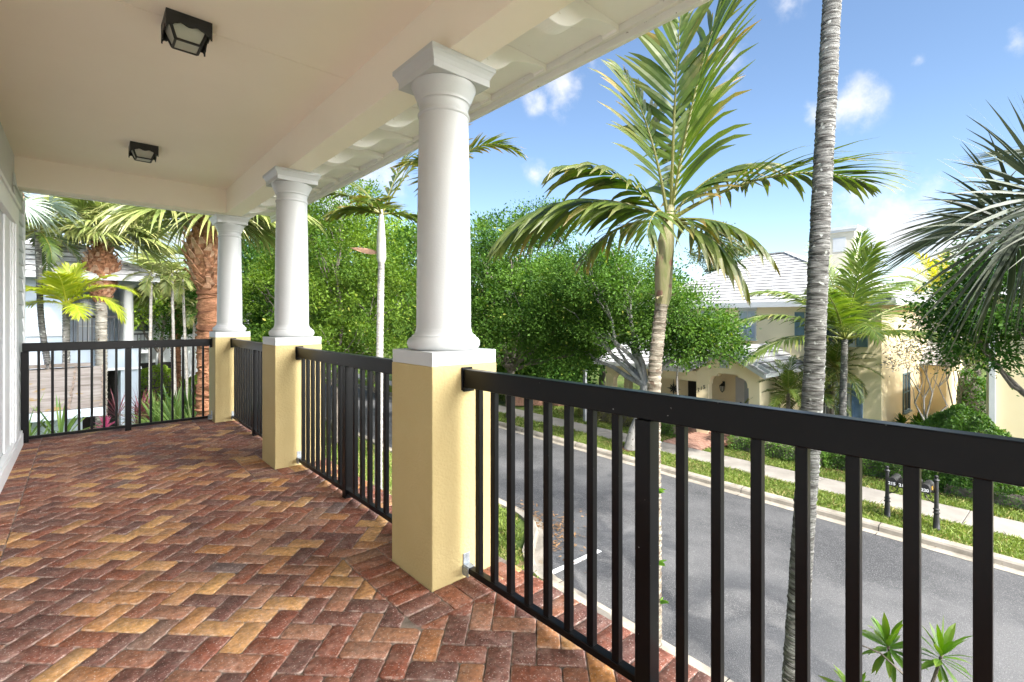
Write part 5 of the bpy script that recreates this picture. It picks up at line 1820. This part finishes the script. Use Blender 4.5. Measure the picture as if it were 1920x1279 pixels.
tree('blossom_tree', 'leggy multi stemmed tree with pale silvery blossom beside the cream house', (*at(1742, 16.8), GZ),
     [(-0.1, -0.1, 4.0, 0.75, 0.75, 0.6), (0.4, -0.6, 3.2, 0.7, 0.7, 0.5), (-0.3, 0.6, 3.1, 0.6, 0.6, 0.5), (0.2, 0.1, 3.4, 0.8, 0.8, 0.6)], 0.07, 0.5, M['silverleaf'], M['whitebark'], 150, 22, 0.085, 0.22, 'pale blossom trees', seed=151)
tree('blossom_tree', 'taller pale blossom tree behind the dome bush', (*at(1795, 17.5), GZ),
     [(-0.1, 0, 3.9, 0.9, 0.9, 0.7), (0.4, -0.4, 3.2, 0.8, 0.8, 0.5), (0, 0.4, 4.6, 0.8, 0.8, 0.6)], 0.07, 0.6, M['silverleaf'], M['whitebark'], 150, 20, 0.085, 0.24, 'pale blossom trees', seed=152)
tree('pine_tree', 'dark pine crown left of the cream house roof', (*at(1345, 44), GZ),
     [(0, 0, 11.9, 1.6, 1.6, 0.9), (1.2, -1.2, 10.9, 1.1, 1.1, 0.7), (-1, 0.8, 10.2, 1.3, 1.3, 0.8), (0.5, -0.6, 9.2, 1.6, 1.6, 0.8), (0.3, 0, 12.8, 0.9, 0.9, 0.5)], 0.2, 7.5, M['pineleaf'], M['darkbark'], 150, 60, 0.22, 0.3, seed=153)
tree('young_tree', 'slim young tree with pale pole like trunk in front of the long porch', (*sv(17.5, 10.0), GZ),
     [(0, 0, 3.1, 0.6, 0.6, 0.5), (0.1, 0.4, 3.5, 0.5, 0.5, 0.4)], 0.05, 2.6, M['oakleaf'], M['whitebark'], 60, 40, 0.10, 0.2, seed=154)

# distant belt that closes the horizon
g = np.random.default_rng(77)
n = 42000
az = R(-75) + g.random(n) * R(150)
rad = 95 + g.random(n) * 25
prof = 7.5 + 2.2 * np.sin(az * 9) + 1.6 * np.sin(az * 23 + 1) + 1.2 * np.sin(az * 51)
z = GZ - 1 + g.random(n) ** 0.8 * prof
th = YAW
dx = np.cos(az) * CS + np.sin(az) * CC; dy = np.cos(az) * CC - np.sin(az) * CS
c = np.stack([dx * rad, dy * rad, z], 1)
dd = nrm(g.normal(size=(n, 3)))
V = leaf_quads(c, dd, nrm(g.normal(size=(n, 3)) + np.array([0, 0, 1])), 1.3 + g.random(n), 0.8 + 0.5 * g.random(n))
o = quads_obj('treeline', V, M['oakleaf'], None, np.clip(0.35 + 0.4 * np.sin(az * 31) + 0.3 * g.random(n), 0, 1), None)
props(o, 'distant belt of green trees closing the view', 'treeline', kind='stuff')


# ================================================================== PALMS
def fr_dirs(px, py, d, org):
    """azimuth, elevation, distance from org (world) to the sight point at depth d"""
    q = Vector((*at(px, d), zat(py, d))) - Vector(org)
    return math.degrees(math.atan2(q.y, q.x)), math.degrees(math.asin(q.z / q.length)), q.length


# camera-right / camera-forward azimuths in degrees (for choosing which way a leaf sweeps)
AZ_R = math.degrees(math.atan2(-CS, CC))
AZ_F = math.degrees(math.atan2(CC, CS))

# ---- the big palm in front (solitary, few ragged leaves)
random.seed(301)
A_D = 6.0
bx0, by0 = at(1226, A_D)
pa = thing('foreground_palm', 'tall ragged palm with brown crown shaft standing between railing and street', 'palm tree', (bx0, by0, GZ))


def rel(px, py, d, base):
    x, y = at(px, d)
    return Vector((x - base[0], y - base[1], zat(py, d) - GZ))


bA = (bx0, by0)
ringtrunk(pa, M['brownbark'], [(0.0, 0, -0.1), (0.0, 0.0, 1.6), rel(1226, 745, A_D, bA), rel(1233, 640, A_D, bA), rel(1241, 566, A_D, bA)], 0.100, 0.078, 0.085, 0.10, 18)
sp = [rel(1241, 572, A_D, bA), rel(1243, 555, A_D, bA), rel(1245, 500, A_D, bA), rel(1249, 450, A_D, bA), rel(1253, 415, A_D, bA), rel(1258, 385, A_D, bA)]
mb = MB(); mb.tube(sp, [0.080, 0.098, 0.112, 0.096, 0.065, 0.035], 16, wob=0.05)
for k in range(14):      # torn sheath fibres at the foot and mouth of the shaft
    a = random.uniform(0, 6.28)
    p = sp[1] + Vector((math.cos(a), math.sin(a), 0)) * 0.10
    strip(mb, p, (math.cos(a), math.sin(a), random.uniform(-0.3, 0.6)), (-math.sin(a), math.cos(a), 0), random.uniform(0.06, 0.16), 0.05, 0.3, 3, rnd=0.1)
mb.build('crown_shaft', M['crownshaft'], pa, smooth=60)
hA = sp[4]
LF = M['palmleaf']
# upright central leaf, long
frond(pa, LF, sp[5] - Vector((0, 0, .15)), AZ_R + 8, 80, 10, 3.0, 28, 1.32, 0.098, 2, 0.19, 0.03, rr=0.022, segs=5, fold=0.18, rbase=0.6, tipend=0.2, amin=14, amax=66, ragged=0.14)
frond(pa, LF, sp[5] - Vector((0, 0, .15)), AZ_R + 60, 83, 14, 3.2, 22, 1.15, 0.09, 8, 0.12, 0.22, rr=0.02, segs=5, fold=0.18, rbase=0.8, tipend=0.35, amin=14, amax=45, ragged=0.15)
# left leaf, low arch that hangs at its end
frond(pa, LF, hA, AZ_R + 172, 30, 74, 2.2, 28, 1.15, 0.092, -14, 0.24, 0.12, rr=0.02, segs=5, fold=0.15, rbase=0.35, tipend=0.22, amin=18, amax=58, ragged=0.08, power=1.1)
frond(pa, LF, hA, AZ_R + 140, 10, 70, 1.35, 16, 0.7, 0.06, -10, 0.22, 0.12, rr=0.018, segs=5, fold=0.15, rbase=0.3, tipend=0.55, amin=20, amax=60, ragged=0.45)
# right leaf sweeping out behind the tall grey trunk
frond(pa, LF, hA, AZ_R - 6, 32, 52, 2.55, 30, 1.10, 0.072, 8, 0.14, 0.30, rr=0.022, segs=5, fold=0.15, rbase=0.6, tipend=0.25, amin=18, amax=66, ragged=0.1, side=0.15)
frond(pa, LF, hA, AZ_R + 30, 4, 55, 1.5, 14, 0.75, 0.06, -10, 0.22, 0.15, rr=0.018, segs=5, fold=0.15, rbase=0.3, tipend=0.5, amin=20, amax=55, ragged=0.4)
frond(pa, LF, hA, AZ_R - 40, 0, 60, 1.3, 13, 0.7, 0.06, -10, 0.25, 0.15, rr=0.018, segs=5, fold=0.15, rbase=0.25, tipend=0.4, amin=20, amax=55, ragged=0.25)
frond(pa, LF, hA, AZ_R - 120, 12, 75, 1.2, 13, 0.7, 0.06, -10, 0.25, 0.15, rr=0.018, segs=5, fold=0.15, rbase=0.25, tipend=0.4, amin=20, amax=55, ragged=0.2)
frond(pa, LF, hA, AZ_R + 128, 80, 20, 2.3, 22, 0.95, 0.075, 0, 0.15, 0.2, rr=0.02, segs=5, fold=0.18, rbase=0.4, tipend=0.4, amin=18, amax=58, ragged=0.3)
for daz, el, dr, LL in ((-165, 46, 60, 1.6), (12, 52, 55, 1.7), (-30, -20, 50, 1.1)):
    frond(pa, LF, hA, AZ_R + daz, el, dr, LL, 18, 0.85, 0.07, -12, 0.28, 0.12, rr=0.016, segs=5, fold=0.15, rbase=0.25, tipend=0.4, amin=18, amax=52, ragged=0.3)
# little fern growing on its trunk
for (px, py) in ((1232, 1055), (1214, 1120), (1238, 1130), (1222, 1165), (1230, 920)):
    mb = MB()
    p = rel(px, py, A_D - 0.1, bA)
    for q in range(5):
        a = math.radians(AZ_R + (0 if px > 1224 else 180) + random.uniform(-50, 50))
        strip(mb, p + Vector((0, 0, random.uniform(-.02, .02))), (math.cos(a), math.sin(a), random.uniform(-0.3, 0.4)), (0, 0, 1), random.uniform(0.08, 0.16), 0.035, 0.2, 3, rnd=random.random())
    mb.build('fern', M['shrubleaf'], pa)

# ---- tall leaning grey trunk
random.seed(302)
B_D = 5.3
bxB, byB = at(1462, B_D)
bB = (bxB, byB)
pbm = thing('leaning_palm', 'very tall leaning palm with rough ringed grey trunk between railing and street', 'palm tree', (bxB, byB, GZ))
ptsB = [rel(1474, 1400, B_D, bB), rel(1488, 1279, B_D, bB), rel(1506, 1000, B_D, bB), rel(1524, 740, B_D, bB), rel(1534, 500, B_D, bB), rel(1547, 250, B_D, bB), rel(1560, 0, B_D, bB), rel(1572, -250, B_D, bB), rel(1578, -420, B_D, bB)]
ringtrunk(pbm, M['greybark'], ptsB, 0.116, 0.082, 0.052, 0.055, 22, wob=0.02, flare=1.15)
topB = ptsB[-1]
for k in range(13):
    frond(pbm, M['cocoleaf'], topB, k * 27.7 + random.uniform(-8, 8), random.uniform(28, 74), random.uniform(20, 48), 2.6, 22, 0.65, 0.05, 12, 0.12, 0.15, rr=0.02, rbase=0.5)

# ---- fan palm whose leaves reach in from the right
random.seed(303)
F = thing('fan_palm', 'dark fan palm whose stiff drooping leaves reach in from the right edge', 'palm tree', (6.10, -0.42, GZ))
ringtrunk(F, M['fibretrunk'], [(0, 0, -0.1), (0.02, 0.03, 2.5), (0, 0, 5.2)], 0.19, 0.17, 0.12, 0.12, 14)
hF = Vector((0, 0, 5.55))
for k, (daz, el, pet, rd, dr, rl) in enumerate(((-172, 24, 0.76, 1.15, 74, 78), (-188, 2, 0.80, 1.15, 56, 62), (-158, -14, 0.72, 1.05, 48, 84), (-140, 8, 0.9, 1.05, 40, 10),
                                                (-228, 12, 0.8, 1.0, 40, 0), (-100, 20, 0.8, 1.0, 40, 0), (-50, 30, 0.8, 1.0, 40, 0), (0, 25, 0.8, 1.0, 40, 0), (50, 30, 0.8, 1.0, 40, 0), (100, 20, 0.8, 1.0, 40, 0), (60, 55, 0.8, 1.0, 40, 0))):
    fan(F, M['darkfan'], hF, AZ_R + daz, el, pet, rd, 58, dr, 0.075, 118, 0.42, cup=12, tipend=0.12, roll=rl, wk=0.72)


# ---- sabal palms on the left
def boots(parent, z0, z1, r0, r1, r2, seed):
    """bulging mass of criss-cross old leaf bases between z0 and z1"""
    rr = random.Random(seed)
    mb = MB()
    mb.lathe([(r0 * 0.8, z0), (r0, z0 + 0.05), (r1 * 0.92, z0 + (z1 - z0) * 0.4), (r1 * 0.94, z0 + (z1 - z0) * 0.65), (r2, z1)], 16)
    n = 150
    for k in range(n):
        f = k / n
        z = z0 + (z1 - z0) * (f * 0.97)
        a = k * 2.39996
        prof = r0 + (r1 - r0) * math.sin(min(1, f / 0.6) * math.pi / 2) if f < 0.6 else r1 + (r2 - r1) * ((f - 0.6) / 0.4) ** 1.5
        o = Vector((math.cos(a), math.sin(a), 0))
        t = Vector((-math.sin(a), math.cos(a), 0))
        b = o * (prof * 0.93) + Vector((0, 0, z - 0.06))
        tilt = rr.uniform(-0.5, 0.5)
        L = rr.uniform(0.14, 0.26)
        up = (Vector((0, 0, 1)) + o * rr.uniform(0.2, 0.75) + t * tilt).normalized()
        e = b + up * L
        w0, w1 = rr.uniform(0.06, 0.09), rr.uniform(0.02, 0.045)
        nb_ = up.cross(t).normalized()
        th = 0.016
        v = [b - t * w0, b + t * w0, b + t * w0 - o * 0.05, b - t * w0 - o * 0.05, e - t * w1 + nb_ * th, e + t * w1 + nb_ * th, e + t * w1 - nb_ * th, e - t * w1 - nb_ * th]
        mb.add(v, [(0, 1, 5, 4), (1, 2, 6, 5), (2, 3, 7, 6), (3, 0, 4, 7), (4, 5, 6, 7)], rnd=rr.random(), tip=max(0, rr.uniform(-0.6, 0.95)) * (0.25 + 0.75 * f))
    for k in range(60):         # loose fibres
        a = rr.uniform(0, 6.28); f = rr.random()
        o = Vector((math.cos(a), math.sin(a), 0))
        p = o * (r0 + (r1 - r0) * min(1, f * 1.6)) + Vector((0, 0, z0 + (z1 - z0) * f))
        strip(mb, p, o + Vector((rr.uniform(-.5, .5), rr.uniform(-.5, .5), rr.uniform(-1, .3))), (-o.y, o.x, 0), rr.uniform(0.1, 0.3), 0.012, 0.4, 3, rnd=0.2)
    return mb.build('leaf_bases', M['boots'], parent, fixn=False)


def sabal(label, px, d, z_heart, r, seed, nf, petr, rad, m='fanleaf', bark='fibretrunk', zb=None, bulge=1.35, group='boot covered fan palms at the left', fdir=None, rb=0.5, lean=(0, 0), droop=40, sag=0.2, loc=None, elmin=-20):
    random.seed(seed)
    x, y = loc or at(px, d)
    t = thing('cabbage_palm', label, 'palm tree', (x, y, GZ), 0, group)
    hz = z_heart - GZ
    zb = zb if zb is not None else hz - 1.6
    ringtrunk(t, M[bark], [(lean[0], lean[1], -0.1), (lean[0] * 0.4, lean[1] * 0.4, zb * 0.5), (0, 0, zb + 0.1)], r, r * 0.92, 0.10, 0.14, 18, wob=0.03)
    boots(t, zb, hz - 0.1, r * 0.9, r * bulge, r * 0.75, seed)
    for k in range(nf):
        f = k / max(1, nf - 1)
        el = 70 - (70 - elmin) * f + random.uniform(-7, 7)
        az = k * 137.5 + random.uniform(-15, 15)
        fan(t, M[m], (0, 0, hz - 0.15), az, el, petr * random.uniform(0.85, 1.1), rad * random.uniform(0.88, 1.08), 38, droop * random.uniform(0.7, 1.2), sag, 125, rb, cup=20, tipend=0.3, roll=random.uniform(-25, 25), wk=0.95)
    return t


sabal('big cabbage palm with thick reddish boot covered trunk beside the corner column', 395, 11.2, 3.85, 0.29, 311, 34, 1.10, 1.45, zb=5.25, bulge=1.75, rb=0.66, sag=0.32, elmin=14)
sabal('cabbage palm with brown bulging boots in front of the pale blue house', 190, 16.4, 4.10, 0.17, 312, 34, 1.15, 1.6, bark='palmbark', zb=5.15, bulge=2.9, rb=0.68, sag=0.32, elmin=20)
sabal('silvery fan palm at the far left edge above the pale blue house', 22, 12.5, 4.85, 0.14, 314, 12, 0.85, 0.85, m='silverfan', bark='greybark', zb=6.9, bulge=1.1, rb=0.5, group='smaller fan palms at the left')
sabal('yellow green fan palm behind the slim white trunks', 330, 22.0, 3.4, 0.2, 315, 26, 1.2, 1.5, m='fanleaf', zb=5.2, rb=0.75, group='smaller fan palms at the left')


def feather(name, label, px, d, heart_py, base_px, trunk_r, seed, nf, L, leaf, m, bark, elr=(70, -15), drp=(35, 75), rb=0.5, lw=0.05, n=22, shaft=0.0, shaftm='greyshaft', group=None, mids=None, ring=0.09, azs=None, vang=15, sag=0.14,
            base_d=None, tipend=0.2, rag=0.05, fold=0.0, cat='palm tree'):
    random.seed(seed)
    x, y = at(base_px, base_d or d)
    t = thing(name, label, cat, (x, y, GZ), 0, group)
    hx, hy = at(px, d)
    hz = zat(heart_py, d) - GZ
    top = Vector((hx - x, hy - y, hz))
    pts = [Vector((0, 0, -0.1))]
    for mp in (mids or [0.5]):
        f = mp if not isinstance(mp, tuple) else mp[0]
        off = 0 if not isinstance(mp, tuple) else mp[1]
        pts.append(Vector((top.x * f + CC * off, top.y * f - CS * off, top.z * f)))
    pts.append(top - Vector((0, 0, shaft)))
    ringtrunk(t, M[bark], pts, trunk_r, trunk_r * 0.78, ring, 0.08, 12)
    if shaft:
        mb = MB(); mb.tube([top - Vector((0, 0, shaft)), top - Vector((0, 0, shaft * 0.92)), top - Vector((0, 0, shaft * 0.55)), top - Vector((0, 0, 0.1)), top + Vector((0, 0, 0.12))],
                           [trunk_r * 0.85, trunk_r * 1.15, trunk_r * 1.1, trunk_r * 0.7, trunk_r * 0.3], 10, wob=0.04)
        mb.build('crown_shaft', M[shaftm], t, smooth=60)
    for k in range(nf):
        f = k / max(1, nf - 1)
        if azs:
            az, el, dr, LL = azs[k]
            az += AZ_R
        else:
            az = k * 137.5 + random.uniform(-14, 14); el = elr[0] + (elr[1] - elr[0]) * f + random.uniform(-7, 7); dr = drp[0] + (drp[1] - drp[0]) * f; LL = L * random.uniform(0.88, 1.08)
        frond(t, M[m], top, az, el, dr, LL, n, leaf, lw, vang, sag, 0.14, rr=0.012 + 0.004 * L, rbase=rb, tipend=tipend, ragged=rag, fold=fold, segs=4)
    return t


# coconut palm in front of the cream house
feather('coconut_palm', 'coconut palm with long arching leaves in front of the cream house', 1584, 16.6, 636, 1578, 0.125, 321, 13, 4.0, 1.05, 'cocoleaf', 'greybark',
        azs=[(12, 84, 12, 3.7), (100, 80, 26, 3.7), (165, 60, 78, 3.7), (174, 34, 74, 4.3), (186, 10, 52, 3.8), (6, 38, 72, 5.3), (-6, 14, 54, 5.0), (16, 62, 78, 4.2), (-60, 20, 60, 3.6), (-110, 30, 70, 3.4), (-140, 55, 60, 3.4), (60, 45, 60, 3.5), (-95, 75, 30, 3.4)],
        lw=0.066, n=46, rb=0.45, vang=0, sag=0.30, tipend=0.15, rag=0.08)
# yellow palm farther right
feather('yellow_palm', 'yellowing palm behind the dark fan leaves at the right', 1762, 27.0, 548, 1762, 0.16, 322, 15, 3.0, 0.75, 'yellowleaf', 'palmbark', elr=(78, -5), drp=(40, 80), rb=0.5, lw=0.06, n=26)
feather('yellow_palm', 'smaller green palm beside the yellow palm trunk', 1785, 24.0, 610, 1782, 0.1, 323, 10, 2.0, 0.55, 'cocoleaf', 'palmbark', elr=(80, 10), drp=(30, 70), rb=0.4, lw=0.055, n=20)
# pygmy date palms by the cream house
feather('pygmy_date_palm', 'fine leaved pygmy date palm right of the arched entry', 1478, 17.6, 735, 1478, 0.08, 331, 24, 1.55, 0.34, 'cocoleaf', 'darkbark', elr=(80, -25), drp=(50, 85), rb=0.45, lw=0.028, n=34, group='pygmy date palms by the cream house')
feather('pygmy_date_palm', 'taller pygmy date palm behind the coconut palm trunk', 1566, 18.6, 690, 1556, 0.08, 332, 26, 1.75, 0.38, 'palmleaf', 'darkbark', elr=(80, -25), drp=(50, 85), rb=0.45, lw=0.03, n=34, group='pygmy date palms by the cream house')
feather('pygmy_date_palm', 'low pygmy date palm half hidden by the leaning grey trunk', 1536, 17.6, 738, 1536, 0.07, 333, 20, 1.3, 0.32, 'palmleaf', 'darkbark', elr=(75, -25), drp=(50, 85), rb=0.35, lw=0.028, n=30, group='pygmy date palms by the cream house')
# palm between the second and nearest columns
feather('solitary_palm', 'single palm with white ringed trunk between the second and nearest columns', 715, 12.5, 402, 709, 0.105, 341, 9, 2.5, 0.72, 'palmleaf', 'whitebark', shaft=1.25, ring=0.11,
        azs=[(40, 70, 12, 2.5), (15, 62, 18, 2.4), (168, 58, 50, 1.9), (176, 38, 48, 1.8), (185, 14, 45, 1.3), (10, 10, 60, 1.3), (-90, 30, 70, 1.3), (95, 40, 60, 1.5), (-150, 20, 65, 1.3)],
        rb=0.55, lw=0.075, n=22, vang=4, sag=0.16, tipend=0.45, rag=0.2, fold=0.15)
_t = bpy.data.objects['solitary_palm']
mb = MB()
_x, _y = at(709, 12.5)
strip(mb, Vector((_x - _t.location.x, _y - _t.location.y, zat(474, 12.5) - GZ)), (-CC, CS, 0.22), (0.3, 0.3, 1), 0.75, 0.16, 0.05, 4, rnd=0.3, tip=0.3, fold=0.5)
mb.build('dry_sheath', M['boots'], _t)
# one whose trunk stands behind the nearest column, only leaf tips show
feather('solitary_palm', 'palm hidden by the nearest column with one reddish leaf tip showing against the sky', 836, 8.5, 330, 832, 0.12, 342, 7, 2.0, 0.6, 'palmleaf', 'whitebark', shaft=1.0,
        azs=[(4, 58, 100, 1.6), (150, 70, 25, 1.2), (-90, 60, 60, 1.2), (90, 60, 60, 1.3), (40, 80, 12, 1.6), (-140, 40, 90, 0.8), (120, 30, 90, 0.8)],
        rb=0.55, lw=0.055, n=24, tipend=0.75, rag=0.15, vang=8)
# lime palm and leaning palm by the pale blue house
feather('lime_palm', 'bright lime green palm in front of the pale blue house', 124, 13.6, 572, 124, 0.10, 343, 11, 1.6, 0.55, 'limeleaf', 'greybark',
        azs=[(150, 60, 90, 1.7), (176, 42, 66, 1.75), (20, 50, 95, 1.9), (5, 32, 120, 1.9), (70, 82, 20, 1.2), (-60, 70, 60, 1.2), (120, 80, 20, 1.2), (-100, 50, 80, 1.2), (-160, 20, 70, 1.2), (30, 65, 60, 1.4), (-30, 10, 70, 1.1)],
        rb=0.6, lw=0.046, n=34, vang=4, sag=0.15, tipend=0.1)
feather('leaning_slim_palm', 'thin curved grey palm trunk leaning across the pale blue wall', 70, 13.8, 432, 112, 0.085, 344, 12, 1.3, 0.45, 'palmleaf', 'greybark', elr=(70, -35), drp=(35, 70), rb=0.35, lw=0.05, n=20, mids=[0.35, (0.62, -0.12), (0.85, -0.05)])
# slim white trunks
for k, (tpx, tpy, bpx, lab) in enumerate(((283, 512, 281, 'slim white palm trunk left of the group, beside the pale blue column'), (322, 512, 331, 'tallest slim white palm trunk in the middle of the group'), (342, 524, 356, 'slim white palm trunk leaning beside the boot covered palm'), (365, 572, 359, 'shortest slim white palm trunk close to the boot covered palm'))):
    feather('slim_white_palm', lab, tpx, 17.0 + k * 0.5, tpy, bpx, 0.058, 350 + k, 8, 0.95, 0.34, 'fanleaf', 'whitebark', elr=(60, -45), drp=(40, 70), rb=0.6, lw=0.045, n=14, group='slim white palms at the left', tipend=0.6, ring=0.14)


# ================================================================== SKY, SUN, CAMERA
SUN_EL, SUN_AZ_DIR = R(56), (-0.50, -1.0)
az_ = math.atan2(SUN_AZ_DIR[0], SUN_AZ_DIR[1])          # clockwise from +Y
w = bpy.data.worlds.new('World')
SC.world = w
w.use_nodes = True
nt = w.node_tree
N, Lk = nt.nodes, nt.links
bg = N['Background']
sky = N.new('ShaderNodeTexSky')
sky.sky_type = 'NISHITA'
sky.sun_disc = False
sky.sun_elevation = SUN_EL
sky.sun_rotation = az_
sky.air_density = 1.1
sky.dust_density = 0.25
sky.ozone_density = 3.0
SKY_STR = 0.079
FILL_DIR = (0.36, -0.90, 0.46)
FILL_LUM = 87.0
bg.inputs['Strength'].default_value = SKY_STR
tc = N.new('ShaderNodeTexCoord')


def sdir(px, py):
    v = Vector((*at(px, 1.0), (HY - py) / FPX))
    return v.normalized()


acc = None
nz = N.new('ShaderNodeTexNoise'); nz.inputs['Scale'].default_value = 13.0; nz.inputs['Detail'].default_value = 10; nz.inputs['Roughness'].default_value = 0.6
Lk.new(tc.outputs['Generated'], nz.inputs['Vector'])
for px, py, rad, amt in ((1062, 155, 0.085, 1.0), (1010, 185, 0.05, .7), (1105, 130, 0.05, .6), (1003, 326, 0.042, 1.0), (1598, 195, 0.065, 1.0), (1550, 200, 0.05, .9), (1370, 105, 0.085, 0.55), (1350, 150, 0.05, .6), (1905, 75, 0.035, 0.9), (1722, 113, 0.02, 0.5), (1690, 440, 0.17, 1.0), (1790, 470, 0.2, 0.9),
                         (1610, 470, 0.12, 0.9), (150, 385, 0.16, 1.3), (330, 400, 0.16, 0.9), (1220, 370, 0.10, 0.35), (1480, 10, 0.05, 0.5), (1340, 470, .1, .5), (640, 330, .2, .9)):
    dt = N.new('ShaderNodeVectorMath'); dt.operation = 'DISTANCE'
    Lk.new(tc.outputs['Generated'], dt.inputs[0]); dt.inputs[1].default_value = sdir(px, py)
    mr = N.new('ShaderNodeMapRange'); mr.inputs['From Min'].default_value = 0.0; mr.inputs['From Max'].default_value = rad
    mr.inputs['To Min'].default_value = amt; mr.inputs['To Max'].default_value = 0.0
    Lk.new(dt.outputs['Value'], mr.inputs['Value'])
    if acc is None:
        acc = mr.outputs['Result']
    else:
        mx = N.new('ShaderNodeMath'); mx.operation = 'MAXIMUM'
        Lk.new(acc, mx.inputs[0]); Lk.new(mr.outputs['Result'], mx.inputs[1])
        acc = mx.outputs['Value']
ad = N.new('ShaderNodeMath'); ad.operation = 'MULTIPLY_ADD'
Lk.new(nz.outputs['Fac'], ad.inputs[0]); ad.inputs[1].default_value = 2.6; ad.inputs[2].default_value = -1.45
sm = N.new('ShaderNodeMath'); sm.operation = 'ADD'
Lk.new(acc, sm.inputs[0]); Lk.new(ad.outputs['Value'], sm.inputs[1])
mul = N.new('ShaderNodeMath'); mul.operation = 'MULTIPLY'
Lk.new(sm.outputs['Value'], mul.inputs[0])
c0 = N.new('ShaderNodeMath'); c0.operation = 'MULTIPLY'; c0.use_clamp = True
Lk.new(acc, c0.inputs[0]); c0.inputs[1].default_value = 3.0
Lk.new(c0.outputs['Value'], mul.inputs[1])
mr = N.new('ShaderNodeMapRange'); mr.inputs['From Min'].default_value = 0.05; mr.inputs['From Max'].default_value = 1.15; mr.inputs['To Max'].default_value = 0.95
mr.interpolation_type = 'SMOOTHSTEP'
Lk.new(mul.outputs['Value'], mr.inputs['Value'])
cm = N.new('ShaderNodeMixRGB')
CL = 5.0
cm.inputs['Color2'].default_value = (CL, CL, CL * 1.03, 1)
Lk.new(mr.outputs['Result'], cm.inputs['Fac']); Lk.new(sky.outputs['Color'], cm.inputs['Color1'])
# bright sky patch added unseen, behind and right of camera, to light the balcony
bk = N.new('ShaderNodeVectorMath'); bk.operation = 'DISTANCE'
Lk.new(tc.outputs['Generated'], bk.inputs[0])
bk.inputs[1].default_value = Vector((FILL_DIR[0], FILL_DIR[1], FILL_DIR[2])).normalized()
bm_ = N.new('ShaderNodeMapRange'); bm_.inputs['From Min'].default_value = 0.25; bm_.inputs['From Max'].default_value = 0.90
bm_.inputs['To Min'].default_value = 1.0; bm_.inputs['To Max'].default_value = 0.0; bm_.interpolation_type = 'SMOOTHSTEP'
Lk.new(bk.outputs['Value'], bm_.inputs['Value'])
b2 = N.new('ShaderNodeMixRGB'); b2.inputs['Color2'].default_value = (FILL_LUM, FILL_LUM * 0.985, FILL_LUM * 0.965, 1)
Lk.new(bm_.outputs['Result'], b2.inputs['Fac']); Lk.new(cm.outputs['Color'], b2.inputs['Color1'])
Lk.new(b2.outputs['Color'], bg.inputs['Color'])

sl_ = bpy.data.lights.new('sun', 'SUN')
sl_.energy = 2.9
sl_.angle = R(1.2)
sl_.color = (1.0, 0.95, 0.87)
so = bpy.data.objects.new('sun', sl_)
C.objects.link(so)
dv = Vector((SUN_AZ_DIR[0], SUN_AZ_DIR[1], 0)).normalized() * math.cos(SUN_EL) + Vector((0, 0, math.sin(SUN_EL)))
so.rotation_euler = dv.to_track_quat('Z', 'Y').to_euler()
so.location = dv * 60

cam = bpy.data.cameras.new('camera')
cam.sensor_width = 36
cam.lens = 36 * FPX / 1920
cam.shift_y = -(639.5 - HY) / 1920
cam.clip_start = 0.05
cam.clip_end = 1500
co = bpy.data.objects.new('camera', cam)
C.objects.link(co)
co.location = (0, 0, CAMZ)
co.rotation_euler = (R(90), 0, -YAW)
SC.camera = co

vs = SC.view_settings
vs.view_transform = 'Standard'
vs.look = 'None'
vs.exposure = 1.6
vs.gamma = 1.0
SC.render.engine = 'CYCLES'
SC.cycles.max_bounces = 10
SC.cycles.diffuse_bounces = 6
SC.cycles.transmission_bounces = 4
SC.cycles.use_denoising = True
